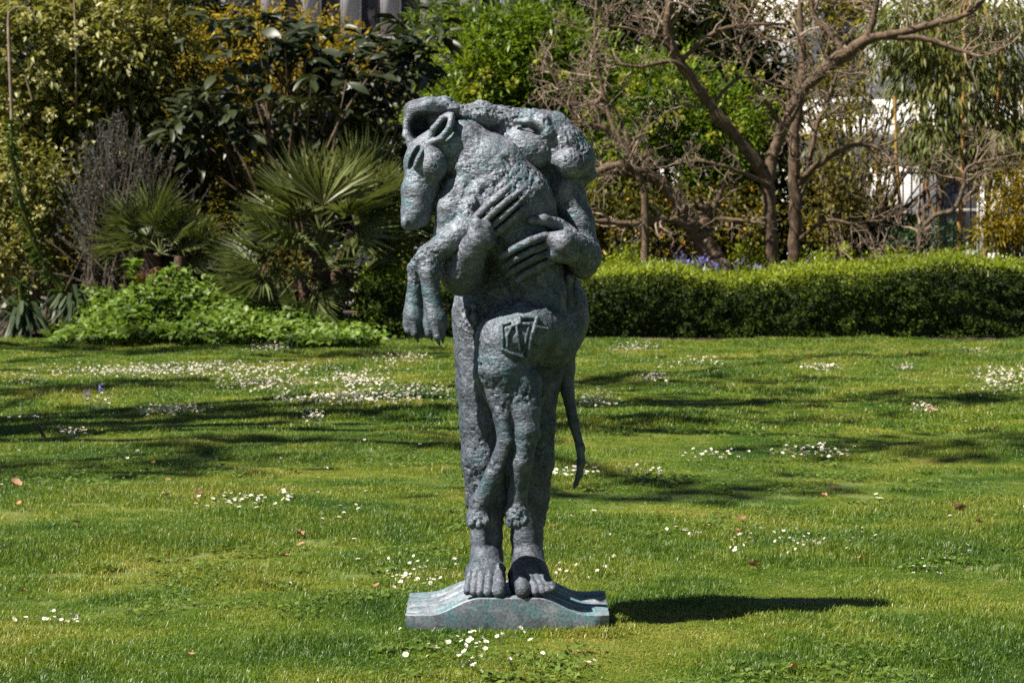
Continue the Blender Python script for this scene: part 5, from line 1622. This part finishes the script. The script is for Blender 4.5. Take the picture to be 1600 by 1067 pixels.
# ================================================================ daisies, fallen leaves and small things on the lawn
mat_petal, _nt, _b = new_mat('daisy_petals')
_b.inputs['Base Color'].default_value = (0.58, 0.57, 0.56, 1); _b.inputs['Roughness'].default_value = .6
mat_disc, _nt, _b = new_mat('daisy_centre')
_b.inputs['Base Color'].default_value = (0.62, 0.42, 0.03, 1); _b.inputs['Roughness'].default_value = .7
mat_fallen = leaf_mat('fallen_leaf', [(0.2, (0.14, 0.065, 0.03)), (0.6, (0.26, 0.14, 0.075)), (1.0, (0.42, 0.27, 0.17))], .7, .1)
def petals_mesh(seed, R=.0115, n=14, cup=.25):
    rg = np.random.default_rng(seed)
    V, F = [], []
    for i in range(n):
        a = 2 * math.pi * i / n + rg.normal(0, .06)
        d = np.array([math.cos(a), math.sin(a), 0]); s = np.array([-d[1], d[0], 0])
        r = R * rg.uniform(.85, 1.1); c = cup * rg.uniform(.3, 1.4)
        o = len(V)
        V += [d * R * .25, d * r * .7 + s * R * .23 + [0, 0, r * c * .6], d * r + [0, 0, r * c], d * r * .7 - s * R * .23 + [0, 0, r * c * .6]]
        F.append((o, o + 1, o + 2, o + 3))
    return np.array(V), np.array(F)
def disc_np(R=.0045):
    V = [(0, 0, R * .9)] + [(R * math.cos(a), R * math.sin(a), R * .25) for a in np.arange(6) * math.pi / 3]
    return np.array(V), np.array([(0, 1 + i, 1 + (i + 1) % 6) for i in range(6)])
def stem_np(h):
    return tube([(0, 0, -h), (0.002, 0, -h * .5), (0, 0, 0)], [.0012] * 3, 3)
pet = []
for i in range(4):
    V, F = petals_mesh(i, cup=(.1, .3, .6, .2)[i])
    pet.append((V, F))
pet_me = []
for V, F in pet:
    me = mesh_np('petals', V, F); me.materials.append(mat_petal); pet_me.append(me)
dv, df = disc_np(); disc_me = mesh_np('centre', dv, df); disc_me.materials.append(mat_disc)
sv, sf = stem_np(.05); stem_me = mesh_np('stem', sv, sf); stem_me.materials.append(mat_cover)
PATCH = [  # px, py, half width, half height, count, where
    (300, 586, 210, 11, 260, 'far'), (420, 612, 80, 9, 80, 'far'), (560, 606, 50, 12, 80, 'far'), (540, 636, 105, 8, 150, 'far'), (650, 626, 60, 14, 50, 'far'), (270, 650, 60, 7, 50, 'far'),
    (620, 570, 50, 12, 45, 'far'), (425, 549, 40, 5, 24, 'far'), (40, 600, 40, 14, 16, 'far'), (50, 660, 40, 6, 8, 'far'), (155, 640, 20, 8, 12, 'far'), (110, 690, 26, 4, 10, 'far'), (490, 662, 26, 8, 14, 'far'),
    (1560, 605, 42, 18, 70, 'far'), (1445, 650, 22, 4, 12, 'far'), (1020, 601, 34, 6, 20, 'far'), (990, 545, 40, 6, 30, 'far'), (1290, 586, 40, 6, 24, 'far'), (1412, 585, 16, 4, 9, 'far'), (1525, 552, 22, 4, 10, 'far'), (930, 640, 40, 12, 28, 'far'), (1090, 575, 60, 6, 18, 'far'),
    (1275, 718, 55, 8, 80, 'in the dense patch far right of the dog tail'), (1105, 726, 48, 7, 46, 'in the ragged patch behind and right of the dog tail'), (893, 757, 36, 6, 46, 'in the patch right below the tip of the dog tail'), (1005, 757, 32, 5, 20, 'in the thin streak beyond the tip of the dog tail'),
    (378, 800, 56, 9, 46, 'in the patch beside the tan curled leaves left of the statue'), (442, 793, 22, 5, 11, 'in the small patch beside the tan curled leaves'), (540, 815, 26, 8, 8, 'among the loose few left of the statue shins'), (560, 790, 60, 30, 7, 'scattered singly left of the statue shins'),
    (72, 975, 48, 7, 24, 'in the lone patch at the mossy far left of the plinth'), (665, 905, 55, 20, 62, 'in the patch behind the left end of the bronze plinth'), (735, 1030, 85, 28, 62, 'in the loose drift in front of the bronze plinth'), (895, 900, 42, 14, 15, 'behind the right end of the bronze plinth'),
    (910, 1042, 24, 8, 7, 'in front of the right end of the bronze plinth'), (1240, 852, 108, 16, 90, 'in the broad patch beyond the statue shadow'), (1085, 836, 42, 8, 13, 'in the few beyond the statue shadow nearest the legs'),
    (1480, 870, 32, 12, 15, 'in the small cluster far beyond the tip of the statue shadow'), (1442, 906, 26, 8, 9, 'in the pair of tufts beyond the tip of the statue shadow'), (1362, 788, 22, 6, 7, 'in the small group above the broad patch'),
    (930, 850, 40, 20, 5, 'scattered singly right of the statue shins'), (800, 800, 780, 150, 40, 'standing singly in the open lawn'), (500, 900, 70, 60, 7, 'standing singly left of the plinth')]
allD = []
rgd = np.random.default_rng(90)
for pi, (cx, cy, hw, hh, n, wh) in enumerate(PATCH):
    for k in range(int(n * (5.0 if wh == 'far' else 1))):
        while True:
            if hw > 200 and wh != 'far': u, v = rgd.uniform(-1, 1, 2)
            else:
                u, v = rgd.normal(0, .55, 2)
                # ragged outline
                if abs(u) > 1.15 or abs(v) > 1.2: continue
            g = ground_at(cx + u * hw * (1 if wh == 'far' else 1.25), cy + v * hh * 1.2)
            if -0.44 < g.x < 0.42 and 9.07 < g.y < 9.6: continue
            break
        z = float(ground_z(np.array([g.x]), np.array([g.y]))[0]) + rgd.uniform(.020, .044) * (1 if g.y < 14 else 1.9)
        allD.append((g.y, g.x, z, pi))
allD.sort()
near, farD = [d for d in allD if PATCH[d[3]][5] != 'far'][:300], None
nearset = set(near)
farD = [d for d in allD if d not in nearset]
for (y, x, z, pi) in near:
    wh = PATCH[pi][5]
    e = empty('daisy', (x, y, z), 'white daisy ' + wh, 'daisy', 'daisies ' + wh)
    e.rotation_euler = (rgd.normal(.3, .45), rgd.normal(-.15, .45), rgd.uniform(0, 6.28))
    s = rgd.uniform(.55, 1.1); e.scale = (s, s, s)
    obj('petals', pet_me[int(rgd.integers(0, 4))], None, e)
    obj('centre', disc_me, None, e)
    obj('stem', stem_me, None, e)
pv, dvv, svv = [], [], []
for (y, x, z, pi) in farD:
    V, F = pet[int(rgd.integers(0, 4))]
    a = rgd.uniform(0, 6.28); t = rgd.normal(.3, .3)
    R3 = np.array((Matrix.Rotation(a, 3, 'Z') @ Matrix.Rotation(t, 3, 'X')))
    s = rgd.uniform(.8, 1.35)
    pv.append((V @ R3.T * s + [x, y, z], F)); dvv.append((dv @ R3.T * s + [x, y, z], df)); svv.append((sv @ R3.T * s + [x, y, z], sf))
dr = empty('daisy_drift', (0, 20, 0), 'drifts of tiny white daisies across the far lawn', 'daisies'); dr['kind'] = 'stuff'
for nm, lst, mt in (('petals', pv, mat_petal), ('centres', dvv, mat_disc), ('stems', svv, mat_cover)):
    V, F = merge(lst)
    obj(nm, mesh_np(nm, V - np.array([0, 20, 0]), F), mt, dr)['kind'] = 'stuff'

# fallen leaves
def fallen_mesh(seed):
    rg = np.random.default_rng(seed)
    n = 9
    V, F = [], []
    curl = rg.uniform(.8, 2.0); twist = rg.uniform(-.5, .5)
    prof = [0.02, .3, .46, .5, .42, .47, .3, .14, .01]
    for i in range(n):
        t = i / (n - 1) - .5
        for j in range(-2, 3):
            w = prof[i] * j / 2 * (1 + rg.normal(0, .10))
            V.append((t, w * .8, curl * (t * t * .5 + w * w * .7) + twist * t * w + rg.normal(0, .015)))
    for i in range(n - 1):
        for j in range(4):
            a = i * 5 + j
            F.append((a, a + 1, a + 6, a + 5))
    me = mesh_np('fallen_leaf', np.array(V), F, True)
    me.materials.append(mat_fallen)
    return me
fl = [fallen_mesh(i) for i in range(6)]
FALL = [(25, 778, .12, 'large pale tan leaf lying alone on the shaded lawn by the dark twig'), (312, 795, .085, 'curled tan leaf beside a daisy patch left of the statue'), (305, 802, .06, 'small brown leaf tucked beside the curled tan leaf'),
        (262, 767, .05, None), (293, 758, .055, None), (260, 797, .05, None), (120, 836, .055, None), (465, 842, .085, 'long dark brown curled leaf on the grass left of the statue'), (485, 845, .05, None), (470, 860, .06, None), (445, 880, .07, None),
        (36, 930, .055, None), (30, 810, .05, None), (295, 1032, .05, None), (1156, 838, .085, 'pinkish tan folded leaf in front of the broad daisy patch'), (1176, 892, .085, 'flat orange-brown leaf between daisies and statue shadow'), (1160, 820, .06, None),
        (1498, 803, .11, 'large pale orange leaf on the lawn far right of the statue'), (1528, 823, .08, None), (1556, 679, .10, None), (1455, 652, .11, None), (1262, 555, .14, 'orange leaf at the foot of the clipped hedge'), (1420, 556, .13, None), (1186, 554, .10, None), (1180, 888, .05, None),
        (1285, 783, .07, None), (1300, 770, .05, None), (588, 925, .05, None), (1345, 880, .05, None), (1240, 1052, .05, None), (868, 836, .05, None), (315, 722, .05, None), (240, 738, .045, None)]
for i, (px, py, s, lab) in enumerate(FALL):
    g = ground_at(px, py)
    z = float(ground_z(np.array([g.x]), np.array([g.y]))[0]) + .035
    o = obj('fallen_leaf', fl[i % 6], None, None, (g.x, g.y, z))
    o.rotation_euler = (rgd.normal(.25, .25), rgd.normal(0, .25), rgd.uniform(0, 6.28))
    k = s * .8; o.scale = (k, k, k)
    tag(o, lab or 'small curled brown fallen leaf lying in the grass', 'leaf', 'fallen leaves on the lawn' if not lab else None)
# two violet flower clumps and a dark twig far left
for px, py in ((135, 636), (158, 626)):
    g = ground_at(px, py)
    b = np.array([g.x, g.y, 0.0])
    e = empty('violet_flower', tuple(b), 'small violet-blue flower standing among the daisies on the shaded lawn', 'flower', 'violet flowers on the lawn')
    V, F = tube([b, b + [0, 0, .12]], [.004, .003], 4)
    obj('stem', mesh_np('stem', V - b, F), mat_cover, e)
    n = 12
    p = b + np.stack([rgd.normal(0, .022, n), rgd.normal(0, .022, n), rgd.uniform(.08, .15, n)], 1)
    V, F = leaves(p, norm(rgd.normal(0, 1, (n, 3))), rgd.normal(0, 1, (n, 3)), .035, .025)
    obj('bells', mesh_np('bells', V - b, F), mat_blue, e)['kind'] = 'stuff'
g = ground_at(66, 690)
V, F = tube([(-.045, 0, .13), (-.02, 0, .09), (.0, 0, .06), (.03, 0, .02)], [.004, .014, .014, .006], 6)
o = obj('dark_twig', mesh_np('dark_twig', V, F, True), mat_darktwig, None, (g.x, g.y, 0.0))
tag(o, 'short black twig sticking up from the grass beyond the large tan leaf', 'twig')
